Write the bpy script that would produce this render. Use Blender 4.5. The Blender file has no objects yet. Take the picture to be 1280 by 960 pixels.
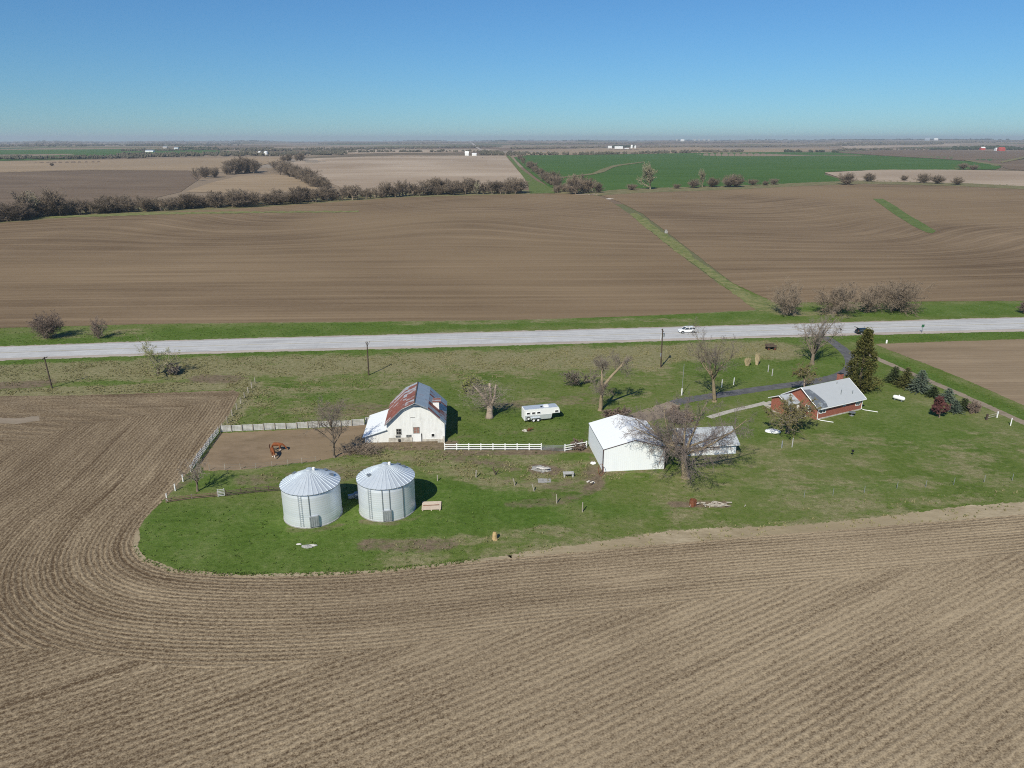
import bpy, math, random
import numpy as np
from mathutils import Vector, Matrix, noise as mnoise
from mathutils.geometry import delaunay_2d_cdt

R = math.radians
scene = bpy.context.scene
COL = scene.collection
rng = random.Random(7)
nrng = np.random.default_rng(7)

# ------------------------------------------------------------------ camera geometry
F = 887.0; PITCH = R(19.0); CAMH = 50.0
cP, sP = math.cos(PITCH), math.sin(PITCH)

def smooth(a, b, x):
    t = np.clip((x-a)/(b-a), 0, 1); return t*t*(3-2*t)

def hgt(x, y):
    """terrain height"""
    x = np.asarray(x, float); y = np.asarray(y, float)
    d = np.hypot(x, y); az = np.arctan2(x, y)
    w = smooth(260, 800, d)
    near = w*(1.5*np.sin(x/150+0.8)*np.cos(y/190+0.4)+1.3*np.sin((x*0.6+y)/260+2.0)+0.7*np.sin((x-y*0.7)/95))*(1-0.55*smooth(1800, 4000, d))
    mid = smooth(1800, 5000, d)*(3.0*np.sin(x/900+1.3)*np.cos(y/1300)+2.0*np.sin((x+y)/1500))
    f = smooth(5000, 15000, d)
    far = f*(12+9*np.sin(az*5.0+0.6)+6*np.sin(az*13+1.0)+4*np.sin(az*31)+34*smooth(0.05, 0.55, az)+7*np.sin(az*58+2)+5*np.sin(d/1500+az*6)+3*np.sin(d/700+az*23))
    return near+mid+far

def backproject(px, py):
    """photo pixel (1280x960) -> point of the terrain, by marching down the ray"""
    px = np.atleast_1d(np.asarray(px, float)); py = np.atleast_1d(np.asarray(py, float))
    a = (px-640)/F; b = (py-480)/F
    dz = -(b*cP+sP); dy = cP-b*sP
    dz = np.minimum(dz, -1e-4)
    t = -CAMH/dz
    X = a*t; Y = dy*t; Z = np.zeros_like(X)
    far = py < 352
    if far.any():
        ts = np.geomspace(120, 26000, 900)
        A = a[far][:, None]; DY = dy[far][:, None]; DZ = dz[far][:, None]
        xx = A*ts; yy = DY*ts; zz = CAMH+DZ*ts
        g = zz-hgt(xx, yy)
        hit = g < 0
        idx = np.where(hit.any(1), hit.argmax(1), len(ts)-1)
        idx = np.maximum(idx, 1); r = np.arange(len(idx))
        g0 = g[r, idx-1]; g1 = g[r, idx]
        k = np.clip(g0/np.where(abs(g0-g1) < 1e-9, 1, g0-g1), 0, 1)
        tt = ts[idx-1]+(ts[idx]-ts[idx-1])*k
        X[far] = a[far]*tt; Y[far] = dy[far]*tt
        Z[far] = hgt(X[far], Y[far])
    return X, Y, Z

def G(px, py):
    X, Y, Z = backproject(px, py)
    return Vector((float(X[0]), float(Y[0]), float(Z[0])))

def zat(base, py):
    """height of a vertical thing at ground point base whose top shows at photo row py"""
    lo, hi = -5.0, 80.0
    for _ in range(50):
        m = (lo+hi)/2; v = m-CAMH
        up = base.y*sP+v*cP; fw = base.y*cP-v*sP
        if 480-F*up/fw > py: lo = m
        else: hi = m
    return m-base.z

# ------------------------------------------------------------------ materials
MATS = {}
class NT:
    def __init__(s, name):
        s.m = bpy.data.materials.new(name); s.m.use_nodes = True
        s.t = s.m.node_tree; s.t.nodes.clear()
        s.out = s.n('ShaderNodeOutputMaterial'); s.b = s.n('ShaderNodeBsdfPrincipled')
        s.l(s.b.outputs[0], s.out.inputs[0]); s.b.inputs['Roughness'].default_value = 0.9
        s.b.inputs['Specular IOR Level'].default_value = 0.04
        s._pos = None
    def n(s, k, **kw):
        o = s.t.nodes.new(k)
        for a, v in kw.items(): setattr(o, a, v)
        return o
    def l(s, a, b): s.t.links.new(a, b)
    def put(s, inp, v):
        if hasattr(v, 'is_linked') or isinstance(v, bpy.types.NodeSocket): s.l(v, inp)
        elif isinstance(v, (tuple, list)) and len(v) == 3 and inp.type == 'RGBA': inp.default_value = (*v, 1)
        else: inp.default_value = v
    def pos(s):
        if not s._pos: s._pos = s.n('ShaderNodeNewGeometry').outputs['Position']
        return s._pos
    def obj(s): return s.n('ShaderNodeTexCoord').outputs['Object']
    def uv(s): return s.n('ShaderNodeTexCoord').outputs['UV']
    def attr(s, name):
        o = s.n('ShaderNodeAttribute'); o.attribute_name = name
        return o
    def scale(s, v, sc, off=(0, 0, 0)):
        o = s.n('ShaderNodeMapping'); s.l(v, o.inputs[0]); o.inputs['Scale'].default_value = sc; o.inputs['Location'].default_value = off
        return o.outputs[0]
    def noise(s, v, sc, det=4, rough=0.55, dist=0):
        o = s.n('ShaderNodeTexNoise'); s.l(v, o.inputs['Vector']); o.inputs['Scale'].default_value = sc
        o.inputs['Detail'].default_value = det; o.inputs['Roughness'].default_value = rough; o.inputs['Distortion'].default_value = dist
        return o.outputs[0]
    def math(s, op, a, b=0.0, c=0.0, clamp=False):
        o = s.n('ShaderNodeMath', operation=op, use_clamp=clamp)
        for i, v in enumerate((a, b, c)): s.put(o.inputs[i], v)
        return o.outputs[0]
    def rng(s, v, a, b, c=0.0, d=1.0):
        o = s.n('ShaderNodeMapRange'); s.put(o.inputs[0], v)
        for i, k in enumerate((a, b, c, d)): o.inputs[i+1].default_value = k
        return o.outputs[0]
    def mix(s, f, a, b, mode='MIX'):
        o = s.n('ShaderNodeMix', data_type='RGBA', blend_type=mode)
        s.put(o.inputs[0], f); s.put(o.inputs[6], a); s.put(o.inputs[7], b)
        return o.outputs[2]
    def ramp(s, v, stops):
        o = s.n('ShaderNodeValToRGB'); s.l(v, o.inputs[0]); e = o.color_ramp.elements
        while len(e) < len(stops): e.new(0.5)
        for q, (p, c) in zip(e, stops): q.position = p; q.color = (*c, 1)
        return o.outputs[0]
    def sep(s, v):
        o = s.n('ShaderNodeSeparateXYZ'); s.l(v, o.inputs[0]); return o.outputs
    def comb(s, x, y, z=0.0):
        o = s.n('ShaderNodeCombineXYZ')
        for i, v in enumerate((x, y, z)): s.put(o.inputs[i], v)
        return o.outputs[0]
    def bump(s, h, strength=0.5, dist=0.1):
        o = s.n('ShaderNodeBump'); s.l(h, o.inputs['Height']); o.inputs['Strength'].default_value = strength; o.inputs['Distance'].default_value = dist
        s.l(o.outputs[0], s.b.inputs['Normal'])
    def color(s, c): s.put(s.b.inputs['Base Color'], c)

def plain(name, c, rough=0.7, metal=0.0, var=0.15, sc=3.0, spec=0.3):
    if name in MATS: return MATS[name]
    t = NT(name); n = t.noise(t.obj(), sc, 4, 0.6)
    lo = tuple(x*(1-var) for x in c); hi = tuple(min(1, x*(1+var)) for x in c)
    t.color(t.ramp(n, [(0.3, lo), (0.7, hi)]))
    t.b.inputs['Roughness'].default_value = rough; t.b.inputs['Metallic'].default_value = metal
    t.b.inputs['Specular IOR Level'].default_value = spec
    MATS[name] = t.m; return t.m

def m_base():
    t = NT('open country'); P = t.pos(); x, y, z = t.sep(P)
    wob = t.noise(P, 0.0012, 2)
    cx = t.math('FLOOR', t.math('DIVIDE', t.math('ADD', x, t.math('MULTIPLY', wob, 160)), 520.0))
    cy = t.math('FLOOR', t.math('DIVIDE', t.math('ADD', y, t.math('MULTIPLY', wob, 260)), 760.0))
    w = t.n('ShaderNodeTexWhiteNoise', noise_dimensions='2D'); t.l(t.comb(cx, cy), w.inputs[0])
    c = t.ramp(w.outputs[0], [(0.0, (.19, .135, .095)), (0.22, (.27, .205, .145)), (0.45, (.31, .245, .18)), (0.62, (.16, .125, .085)), (0.74, (.13, .14, .065)), (0.86, (.30, .25, .20)), (0.95, (.06, .105, .045))])
    for e in t.t.nodes:
        if e.type == 'VALTORGB': e.color_ramp.interpolation = 'CONSTANT'
    n = t.noise(t.scale(P, (0.004, 0.02, 0.01)), 1.0, 5, 0.6)
    t.color(t.mix(t.rng(n, .3, .7, 0, .45), c, (.17, .135, .095)))
    return t.m

def m_soil(name, dark, light, wet, period=None, contrast=.5, streak=(0.02, 0.25), fine=1.0, big=0.02, far=False, cover=False):
    """tilled earth: rows follow the sheet's own UV (u across the rows, v along them, metres)"""
    t = NT(name); uv = t.uv(); P = t.pos(); u, v, _ = t.sep(uv)
    st = t.noise(t.scale(uv, (streak[1], streak[0], 1)), 1.0, 5, 0.62)
    st2 = t.noise(t.scale(uv, (streak[1]*4.3, streak[0]*3, 1), (7, 3, 0)), 1.0, 3, 0.6)
    patch = t.noise(P, big, 4, 0.55)
    grain = t.noise(P, 2.2*fine, 5, 0.72)
    f = t.math('ADD', t.math('MULTIPLY', t.math('SUBTRACT', st, .5), .5 if period else 1.05), t.math('MULTIPLY', t.math('SUBTRACT', st2, .5), .5 if period else 1.0))
    f = t.math('ADD', f, t.math('MULTIPLY', t.math('SUBTRACT', grain, .5), 1.15 if period else .5))
    f = t.math('ADD', f, t.math('MULTIPLY', t.math('SUBTRACT', patch, .5), .5 if period else .9))
    if period:
        wob = t.math('MULTIPLY', t.math('SUBTRACT', t.noise(t.scale(uv, (.7, .5, 1)), 1.0, 4, .65), .5), .7)
        ph = t.math('MULTIPLY', t.math('ADD', u, wob), 2*math.pi/period)
        row = t.math('SINE', ph)
        amp = t.rng(t.noise(t.scale(P, (.05, .05, .05)), 1.0, 3), .25, .7, .35, 1.0)
        pw = t.rng(t.math('SINE', t.math('MULTIPLY', u, 2*math.pi/(period*6.03))), -1, 1, .9, 1.1)   # planter passes
        row = t.math('MULTIPLY', t.math('MULTIPLY', row, amp), pw)
        f = t.math('ADD', f, t.math('MULTIPLY', row, contrast*.5))
        straw = t.noise(t.scale(uv, (2.6, 1.2, 1)), 1.5, 5, 0.75)
        f = t.math('ADD', f, t.math('MULTIPLY', t.math('SUBTRACT', straw, .5), 1.65))
        clod = t.noise(P, 5.5, 2, .6)
        f = t.math('ADD', f, t.math('MULTIPLY', t.math('SUBTRACT', clod, .5), 1.3))
        hh = t.math('ADD', t.math('MULTIPLY', row, .5), t.math('MULTIPLY', grain, 1.0))
        t.bump(hh, .55, .10)
    else:
        ln = t.math('POWER', t.rng(t.math('SINE', t.math('ADD', t.math('MULTIPLY', u, .42), t.math('MULTIPLY', st, 5.0))), -1, 1), 10.0)
        f = t.math('ADD', f, t.math('MULTIPLY', ln, .22))
        t.bump(t.math('ADD', st, t.math('MULTIPLY', grain, .6)), .35, .25)
    if cover:   # more crop residue to the east, barer soil to the west
        px_, py_, _z = t.sep(P)
        g = t.math('SUBTRACT', t.math('ADD', px_, t.math('MULTIPLY', t.math('SUBTRACT', t.noise(P, .02, 4, .6), .5), 70.0)), t.math('MULTIPLY', py_, .35))
        f = t.math('ADD', f, t.rng(g, -85, 10, -.13, .16))
        rs = t.noise(t.scale(uv, (.30, .07, 1), (3, 9, 0)), 1.0, 4, .6); f = t.math('ADD', f, t.rng(rs, .56, .74, 0, .26))   # residue left lying in drifts
        tk = t.math('POWER', t.rng(t.math('SINE', t.math('MULTIPLY', u, 2*math.pi/9.6)), -1, 1), 24.0)
        f = t.math('SUBTRACT', f, t.math('MULTIPLY', tk, t.rng(t.noise(t.scale(uv, (.05, .02, 1)), 1.0, 3), .4, .65, 0, .22)))   # wheel tracks
    f = t.math('ADD', f, .5, clamp=True)
    c = t.ramp(f, [(0.08, dark), (0.5, tuple((a+b)/2 for a, b in zip(dark, light))), (0.95, light)])
    big2 = t.noise(P, big*.35, 3, .5, .6)
    t.color(t.mix(t.rng(big2, .42, .66, 0, .35 if cover else .8), c, wet, 'MIX') if wet else c)
    return t.m

def m_grass():
    t = NT('farm grass'); P = t.pos(); a = t.attr('paint'); r, g, b = t.n('ShaderNodeSeparateColor'), None, None
    t.l(a.outputs['Color'], r.inputs[0]); dry, lush, soil = r.outputs
    n1 = t.noise(P, .13, 5, .62); n2 = t.noise(P, 1.1, 5, .7); n3 = t.noise(P, 5.0, 3, .7); n4 = t.noise(t.scale(P, (.5, .8, .5)), 1.0, 5, .7); n6 = t.noise(t.scale(P, (.10, .16, .1)), 1.0, 4, .6)
    n5 = t.noise(P, .035, 4, .6)
    mm = t.math('ADD', t.math('MULTIPLY', n1, .40), t.math('MULTIPLY', n2, .35)); mm = t.math('ADD', mm, t.math('MULTIPLY', n5, .25))
    base = t.ramp(mm, [(0.36, (.072, .116, .020)), (0.46, (.122, .166, .038)), (0.54, (.170, .190, .068)), (0.64, (.27, .25, .13))])
    lu = t.ramp(t.math('ADD', t.math('MULTIPLY', n2, .6), t.math('MULTIPLY', n1, .4)), [(0.32, (.050, .092, .014)), (0.5, (.092, .158, .026)), (0.66, (.150, .205, .055))])
    c = t.mix(t.math('MULTIPLY', lush, t.rng(n4, .2, .6, .55, 1.0), clamp=True), base, lu)
    dr = t.ramp(t.math('ADD', t.math('MULTIPLY', n2, .6), t.math('MULTIPLY', n3, .4)), [(0.28, (.14, .125, .052)), (0.5, (.27, .235, .130)), (0.78, (.47, .41, .27))])
    k = t.math('ADD', dry, t.math('MULTIPLY', t.math('SUBTRACT', n4, .5), 1.6)); k = t.math('ADD', k, t.math('MULTIPLY', t.math('SUBTRACT', n6, .5), 2.0))
    k = t.math('MULTIPLY', t.rng(k, .35, .75), t.rng(dry, .02, .2))
    c = t.mix(t.math('MULTIPLY', k, .85), c, dr)
    so = t.ramp(n2, [(0.3, (.125, .092, .062)), (0.7, (.27, .205, .145))])
    k2 = t.math('ADD', soil, t.math('MULTIPLY', t.math('SUBTRACT', t.math('ADD', t.math('MULTIPLY', n4, .6), t.math('MULTIPLY', n1, .4)), .5), 1.6))
    k2 = t.math('MULTIPLY', t.rng(k2, .40, .75), t.rng(soil, .02, .2))
    c = t.mix(k2, c, so)
    c = t.mix(t.rng(n3, .3, .62, .38, 0), c, (.040, .056, .014))
    t.color(c)
    t.bump(t.math('ADD', n2, t.math('MULTIPLY', n3, .7)), .7, .22)
    return t.m

def m_green(name, lo, hi, sc=.02):
    t = NT(name); P = t.pos()
    n = t.noise(t.scale(P, (.5, 1.6, 1)) if sc < .03 else P, sc*(1 if sc < .03 else 2.2), 5, .65); n2 = t.noise(P, 1.2, 4, .7)
    t.color(t.ramp(t.math('ADD', t.math('MULTIPLY', n, .65), t.math('MULTIPLY', n2, .35)), [(0.32, lo), (0.68, hi)]))
    t.bump(n2, .6, .2); return t.m

def m_road():
    t = NT('highway concrete'); uv = t.uv(); u, v, _ = t.sep(uv); P = t.pos()
    n = t.noise(P, .35, 5, .65); n2 = t.noise(t.scale(uv, (1.3, .02, 1)), 1.0, 4, .6)
    c = t.ramp(t.math('ADD', t.math('MULTIPLY', n, .5), t.math('MULTIPLY', n2, .5)), [(0.32, (.40, .40, .40)), (0.68, (.56, .555, .55))])
    wp = t.math('SINE', t.math('MULTIPLY', u, 3.4)); c = t.mix(t.rng(wp, -.2, 1, 0, .22), c, (.26, .255, .25))
    pt = t.noise(t.scale(uv, (.25, .05, 1)), 1.0, 2, .5); c = t.mix(t.rng(pt, .56, .60, 0, .28), c, (.27, .265, .26))
    j = t.math('LESS_THAN', t.math('PINGPONG', v, 3.0), .05)
    t.color(t.mix(t.math('MULTIPLY', j, .15), c, (.16, .155, .15))); t.bump(n, .2, .02); return t.m

def m_corrug(name, c1, c2, axis=0, freq=8.0, rust=None, metal=.85, rough=.42, thr=.55):
    t = NT(name); O = t.obj(); x, y, z = t.sep(O); k = (x, y, z)[axis]
    w = t.math('SINE', t.math('MULTIPLY', k, freq*2*math.pi))
    pan = t.n('ShaderNodeTexWhiteNoise', noise_dimensions='2D')
    t.l(t.comb(t.math('FLOOR', t.math('MULTIPLY', k, 1.25)), t.math('FLOOR', t.math('MULTIPLY', z, .45))), pan.inputs[0])
    n = t.noise(O, 1.3, 5, .65)
    c = t.mix(t.math('ADD', t.math('MULTIPLY', n, .5), t.math('MULTIPLY', pan.outputs[0], .5)), c1, c2)
    if rust:
        rn = t.math('ADD', t.math('MULTIPLY', t.noise(t.scale(O, (1.2, 1.2, .35)), .9, 5, .7), .6), t.math('MULTIPLY', pan.outputs[0], .4))
        f = t.rng(rn, thr-.06, thr+.06)
        c = t.mix(f, c, t.ramp(n, [(0.3, rust), (0.7, tuple(q*1.7 for q in rust))]))
        t.l(t.math('MULTIPLY', t.math('SUBTRACT', 1.0, f), metal), t.b.inputs['Metallic'])
    else: t.b.inputs['Metallic'].default_value = metal
    t.color(c); t.bump(w, .12, .02); t.b.inputs['Roughness'].default_value = rough; return t.m

def m_brick():
    t = NT('red brick'); O = t.obj(); x, y, z = t.sep(O)
    br = t.n('ShaderNodeTexBrick'); t.l(t.comb(t.math('ADD', x, y), z), br.inputs[0]); br.inputs['Scale'].default_value = 1.0
    br.inputs['Brick Width'].default_value = .23; br.inputs['Row Height'].default_value = .08; br.inputs['Mortar Size'].default_value = .008
    br.inputs['Color1'].default_value = (.25, .060, .040, 1); br.inputs['Color2'].default_value = (.33, .092, .062, 1); br.inputs['Mortar'].default_value = (.38, .26, .2, 1)
    n = t.noise(O, 1.5, 4); t.color(t.mix(t.rng(n, .3, .7, 0, .3), br.outputs[0], (.2, .06, .04))); return t.m

def m_boards(name, c1, c2, axis=0, w=.2, dirt=None):
    t = NT(name); O = t.obj(); k = t.sep(O)[axis]
    wn = t.n('ShaderNodeTexWhiteNoise', noise_dimensions='1D'); t.l(t.math('FLOOR', t.math('DIVIDE', k, w)), wn.inputs[1])
    n = t.noise(O, 2.0, 5, .65)
    c = t.mix(t.math('ADD', t.math('MULTIPLY', wn.outputs[0], .4), t.math('MULTIPLY', n, .6)), c1, c2)
    if dirt:
        n2 = t.noise(t.scale(O, (1.4, 1.4, .4)), 1.0, 5, .7); c = t.mix(t.rng(n2, .52, .72, 0, .7), c, dirt)
    g = t.math('LESS_THAN', t.math('FRACT', t.math('DIVIDE', k, w)), .07)
    t.color(t.mix(t.math('MULTIPLY', g, .35), c, (.15, .14, .13))); t.bump(g, -.3, .02); return t.m

def m_shingle(name, c1, c2, moss=None):
    t = NT(name); O = t.obj(); n = t.noise(O, 1.1, 5, .65); n2 = t.noise(O, 9, 3, .7)
    c = t.mix(t.math('ADD', t.math('MULTIPLY', n, .5), t.math('MULTIPLY', n2, .5)), c1, c2)
    if moss: c = t.mix(t.rng(t.noise(O, .8, 5, .7), .5, .62, 0, .8), c, moss)
    t.color(c); t.bump(n2, .3, .02); return t.m

def m_leaf(name, lo, hi, sc=1.2):
    t = NT(name); P = t.pos(); n = t.noise(P, sc, 3, .6)
    w = t.n('ShaderNodeTexWhiteNoise', noise_dimensions='3D'); t.l(t.scale(P, (1.7, 1.7, 1.7)), w.inputs[0])
    g = t.n('ShaderNodeObjectInfo').outputs['Random']
    f = t.math('ADD', t.math('MULTIPLY', n, .75), t.math('MULTIPLY', g, .3))
    t.color(t.ramp(f, [(0.3, lo), (0.8, hi)])); return t.m

def m_bark(name, lo, hi, sc=3.0):
    t = NT(name); O = t.obj(); n = t.noise(t.scale(O, (1, 1, .35)), sc, 4, .7)
    g = t.n('ShaderNodeObjectInfo').outputs['Random']
    f = t.math('ADD', t.math('MULTIPLY', n, .8), t.math('MULTIPLY', g, .3))
    t.color(t.ramp(f, [(0.3, lo), (0.8, hi)])); return t.m

M = {}
M['base'] = m_base()
M['near'] = m_soil('stubble rows', (.092, .062, .037), (.41, .322, .212), (.13, .094, .063), .80, .33, (.03, .22), 1.0, .03, cover=True)
M['left_soil'] = M['near']
M['tilled'] = m_soil('tilled brown earth', (.108, .073, .044), (.262, .190, .120), (.245, .176, .106), None, .5, (.004, .075), .3, .012)
M['tilled_dark'] = m_soil('tilled dark earth', (.10, .072, .051), (.23, .17, .12), (.165, .12, .085), None, .5, (.004, .05), .2, .006)
M['pale'] = m_soil('pale corn stubble', (.30, .225, .16), (.50, .41, .32), (.27, .20, .14), None, .5, (.003, .04), .2, .006)
M['tan'] = m_soil('tan stubble', (.23, .165, .10), (.39, .295, .20), (.28, .21, .14), None, .5, (.003, .05), .2, .006)
M['side_soil'] = m_soil('fine tilled earth', (.178, .130, .084), (.30, .228, .152), (.24, .175, .108), None, .5, (.02, .3), .5, .03)
M['grass'] = m_grass()
M['wheat'] = m_green('young wheat', (.046, .096, .022), (.080, .148, .038), .01)
M['strip'] = m_green('waterway grass', (.055, .105, .022), (.17, .195, .075), .09)
M['strip_dry'] = m_green('patchy waterway grass', (.060, .115, .022), (.30, .26, .13), .12)
M['bank'] = m_green('creek bank grass', (.10, .105, .045), (.26, .22, .125), .05)
M['road'] = m_road()
M['shoulder'] = m_soil('gravel shoulder', (.28, .235, .20), (.47, .41, .36), None, None, .5, (.05, .8), 1.5, .05)
M['asphalt'] = plain('asphalt', (.11, .108, .11), .9, var=.3, sc=.6)
M['dirt'] = m_soil('trampled dirt', (.155, .112, .070), (.30, .222, .15), (.24, .18, .112), None, .5, (.12, .2), .6, .08)
M['edge_straw'] = m_soil('flattened straw', (.21, .165, .10), (.47, .39, .27), (.30, .24, .15), None, .5, (.2, .5), 1.2, .1)
M['gravel'] = m_soil('farm track', (.17, .14, .10), (.34, .275, .21), None, None, .5, (.05, .6), .8, .08)
M['concrete'] = plain('concrete', (.42, .39, .34), .9, var=.2, sc=1.5)
M['white'] = plain('white paint', (.80, .80, .79), .5, var=.04)
M['barn_white'] = m_boards('white barn boards', (.70, .70, .69), (.82, .82, .80), 0, .22, (.52, .51, .48))
M['shed_white'] = m_corrug('white ribbed steel', (.76, .79, .81), (.82, .84, .85), 0, 3.0, None, 0.0, .5)
M['roof_white'] = m_corrug('white steel roof', (.80, .82, .83), (.83, .84, .85), 1, 3.0, None, 0.0, .45)
M['trim_dark'] = plain('brown trim', (.09, .06, .055), .6)
M['tin_rust'] = m_corrug('rusty tin', (.42, .44, .46), (.60, .61, .62), 1, 6, (.165, .066, .050), .35, .5, .47)
M['tin_grey'] = m_corrug('grey blue tin', (.30, .36, .40), (.42, .48, .53), 1, 6, (.17, .07, .06), .35, .45, .72)
M['tin_rust2'] = m_corrug('rusted lower tin', (.48, .49, .50), (.62, .62, .62), 1, 6, (.185, .070, .054), .3, .5, .36)
M['tin_right'] = m_corrug('half rusted tin', (.30, .36, .40), (.44, .49, .53), 1, 6, (.17, .055, .04), .35, .45, .56)
M['tin_white'] = plain('white tin roof', (.80, .82, .83), .6, 0, .04)
M['galv'] = m_corrug('galvanised steel', (.66, .71, .75), (.78, .81, .84), 2, 3.0, None, .5, .45)
M['galv_roof'] = plain('galvanised roof sheet', (.64, .69, .73), .45, .45, .06, 1.0)
M['galv_dark'] = plain('dull steel', (.25, .28, .30), .5, .5)
M['steel'] = plain('grey steel', (.35, .37, .39), .5, .4)
M['hole'] = plain('dark opening', (.015, .015, .017), .6)
M['glass'] = plain('window glass', (.05, .065, .08), .08, 0, .1, 1, .6)
M['brick'] = m_brick()
M['shingle'] = m_shingle('grey shingle', (.34, .36, .38), (.46, .48, .50))
M['shingle_old'] = m_shingle('old grey shingle', (.33, .35, .37), (.47, .50, .53), (.24, .25, .26))
M['shingle_bad'] = m_shingle('dark worn shingle', (.05, .06, .075), (.20, .22, .25), (.33, .37, .40))
M['stone'] = plain('pale stone', (.45, .42, .37), .9, var=.3, sc=2)
M['stone_grey'] = plain('grey stone', (.32, .31, .29), .9, var=.3, sc=3)
M['old_wood'] = m_bark('weathered wood', (.24, .21, .17), (.44, .40, .34), 6)
M['fence_white'] = m_boards('pale weathered boards', (.62, .61, .59), (.80, .79, .77), 0, .5, (.45, .43, .40))
M['old_white'] = m_boards('weathered white boards', (.36, .355, .345), (.60, .595, .58), 0, .5, (.22, .20, .17))
M['dark_wood'] = m_bark('dark creosote wood', (.06, .045, .035), (.13, .10, .08), 4)
M['brown_rail'] = m_bark('weathered brown rail', (.15, .10, .07), (.30, .22, .16), 4)
M['lumber'] = m_bark('pale lumber', (.52, .42, .33), (.70, .60, .48), 3)
M['rust'] = plain('rusty iron', (.20, .075, .04), .8, .2, .4, 8)
M['rubber'] = plain('black rubber', (.02, .02, .02), .8)
M['alu'] = plain('brushed aluminium', (.66, .69, .72), .38, .45, .06, 2)
M['car_white'] = plain('white car paint', (.80, .80, .80), .25, 0, .02, 1, .6)
M['car_dark'] = plain('dark green car paint', (.012, .02, .018), .25, 0, .1, 1, .6)
M['tank'] = plain('white tank paint', (.82, .82, .81), .4, 0, .03)
M['bark'] = m_bark('grey brown bark', (.085, .066, .05), (.25, .20, .155))
M['twig'] = m_bark('grey brown twigs', (.145, .12, .10), (.32, .27, .225), 1.0)
M['twig_mauve'] = m_bark('mauve grey twigs', (.095, .078, .070), (.225, .185, .168), 1.0)
M['twig_far'] = m_bark('creek twigs', (.135, .105, .077), (.285, .227, .172), .6)
M['twig_pale'] = m_bark('pale budding twigs', (.19, .17, .11), (.36, .33, .23), .8)
M['bark_tan'] = m_bark('pale tan bark', (.17, .135, .085), (.36, .29, .195), 2)
M['bark_dead'] = m_bark('bare dead wood', (.20, .155, .12), (.38, .31, .25), 2)
M['shrub'] = m_bark('reddish brown twigs', (.125, .094, .076), (.275, .21, .17), 1.0)
M['bud'] = m_leaf('olive spring leaf', (.10, .090, .030), (.23, .205, .085))
M['bud_green'] = m_leaf('yellow green leaf', (.15, .18, .035), (.30, .33, .10))
M['bud_red'] = m_leaf('purple leaf', (.045, .020, .020), (.145, .062, .060))
M['cedar'] = m_leaf('cedar foliage', (.060, .066, .018), (.31, .275, .11), 1.8)
M['spruce'] = m_leaf('spruce foliage', (.022, .037, .016), (.080, .10, .046))
M['spruce_blue'] = m_leaf('blue spruce foliage', (.038, .055, .040), (.145, .18, .135))
M['spruce_olive'] = m_leaf('olive spruce foliage', (.035, .045, .013), (.13, .13, .05))
M['woods'] = m_leaf('distant bare woods', (.085, .080, .055), (.19, .165, .125), .02)
M['woods_dark'] = m_leaf('distant dark woods', (.03, .042, .026), (.085, .095, .055), .02)
M['tuft_dry'] = m_leaf('dry grass blades', (.17, .16, .07), (.34, .31, .17), .15)
M['tuft_green'] = m_leaf('green grass blades', (.07, .115, .022), (.17, .215, .065), .5)
M['straw'] = m_leaf('tan straw', (.34, .23, .10), (.60, .45, .25), 3)
M['pale_straw'] = m_leaf('pale straw', (.34, .27, .16), (.58, .49, .33), 3)
M['sorrel'] = m_bark('sorrel horse coat', (.14, .046, .020), (.28, .10, .045), 2)
M['mane'] = plain('dark mane', (.07, .03, .018), .8)
M['horse_white'] = plain('white horse marking', (.78, .74, .70), .7)
M['litter'] = plain('bleached debris', (.55, .52, .48), .9, var=.3, sc=5)
M['red_wall'] = plain('red barn paint', (.42, .07, .05), .7)
M['brown_panel'] = plain('brown shutter', (.27, .15, .12), .7, var=.3)
M['slate'] = plain('grey blue roof', (.35, .40, .46), .6)
M['sign_green'] = plain('green sign', (.03, .12, .06), .5)

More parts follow.
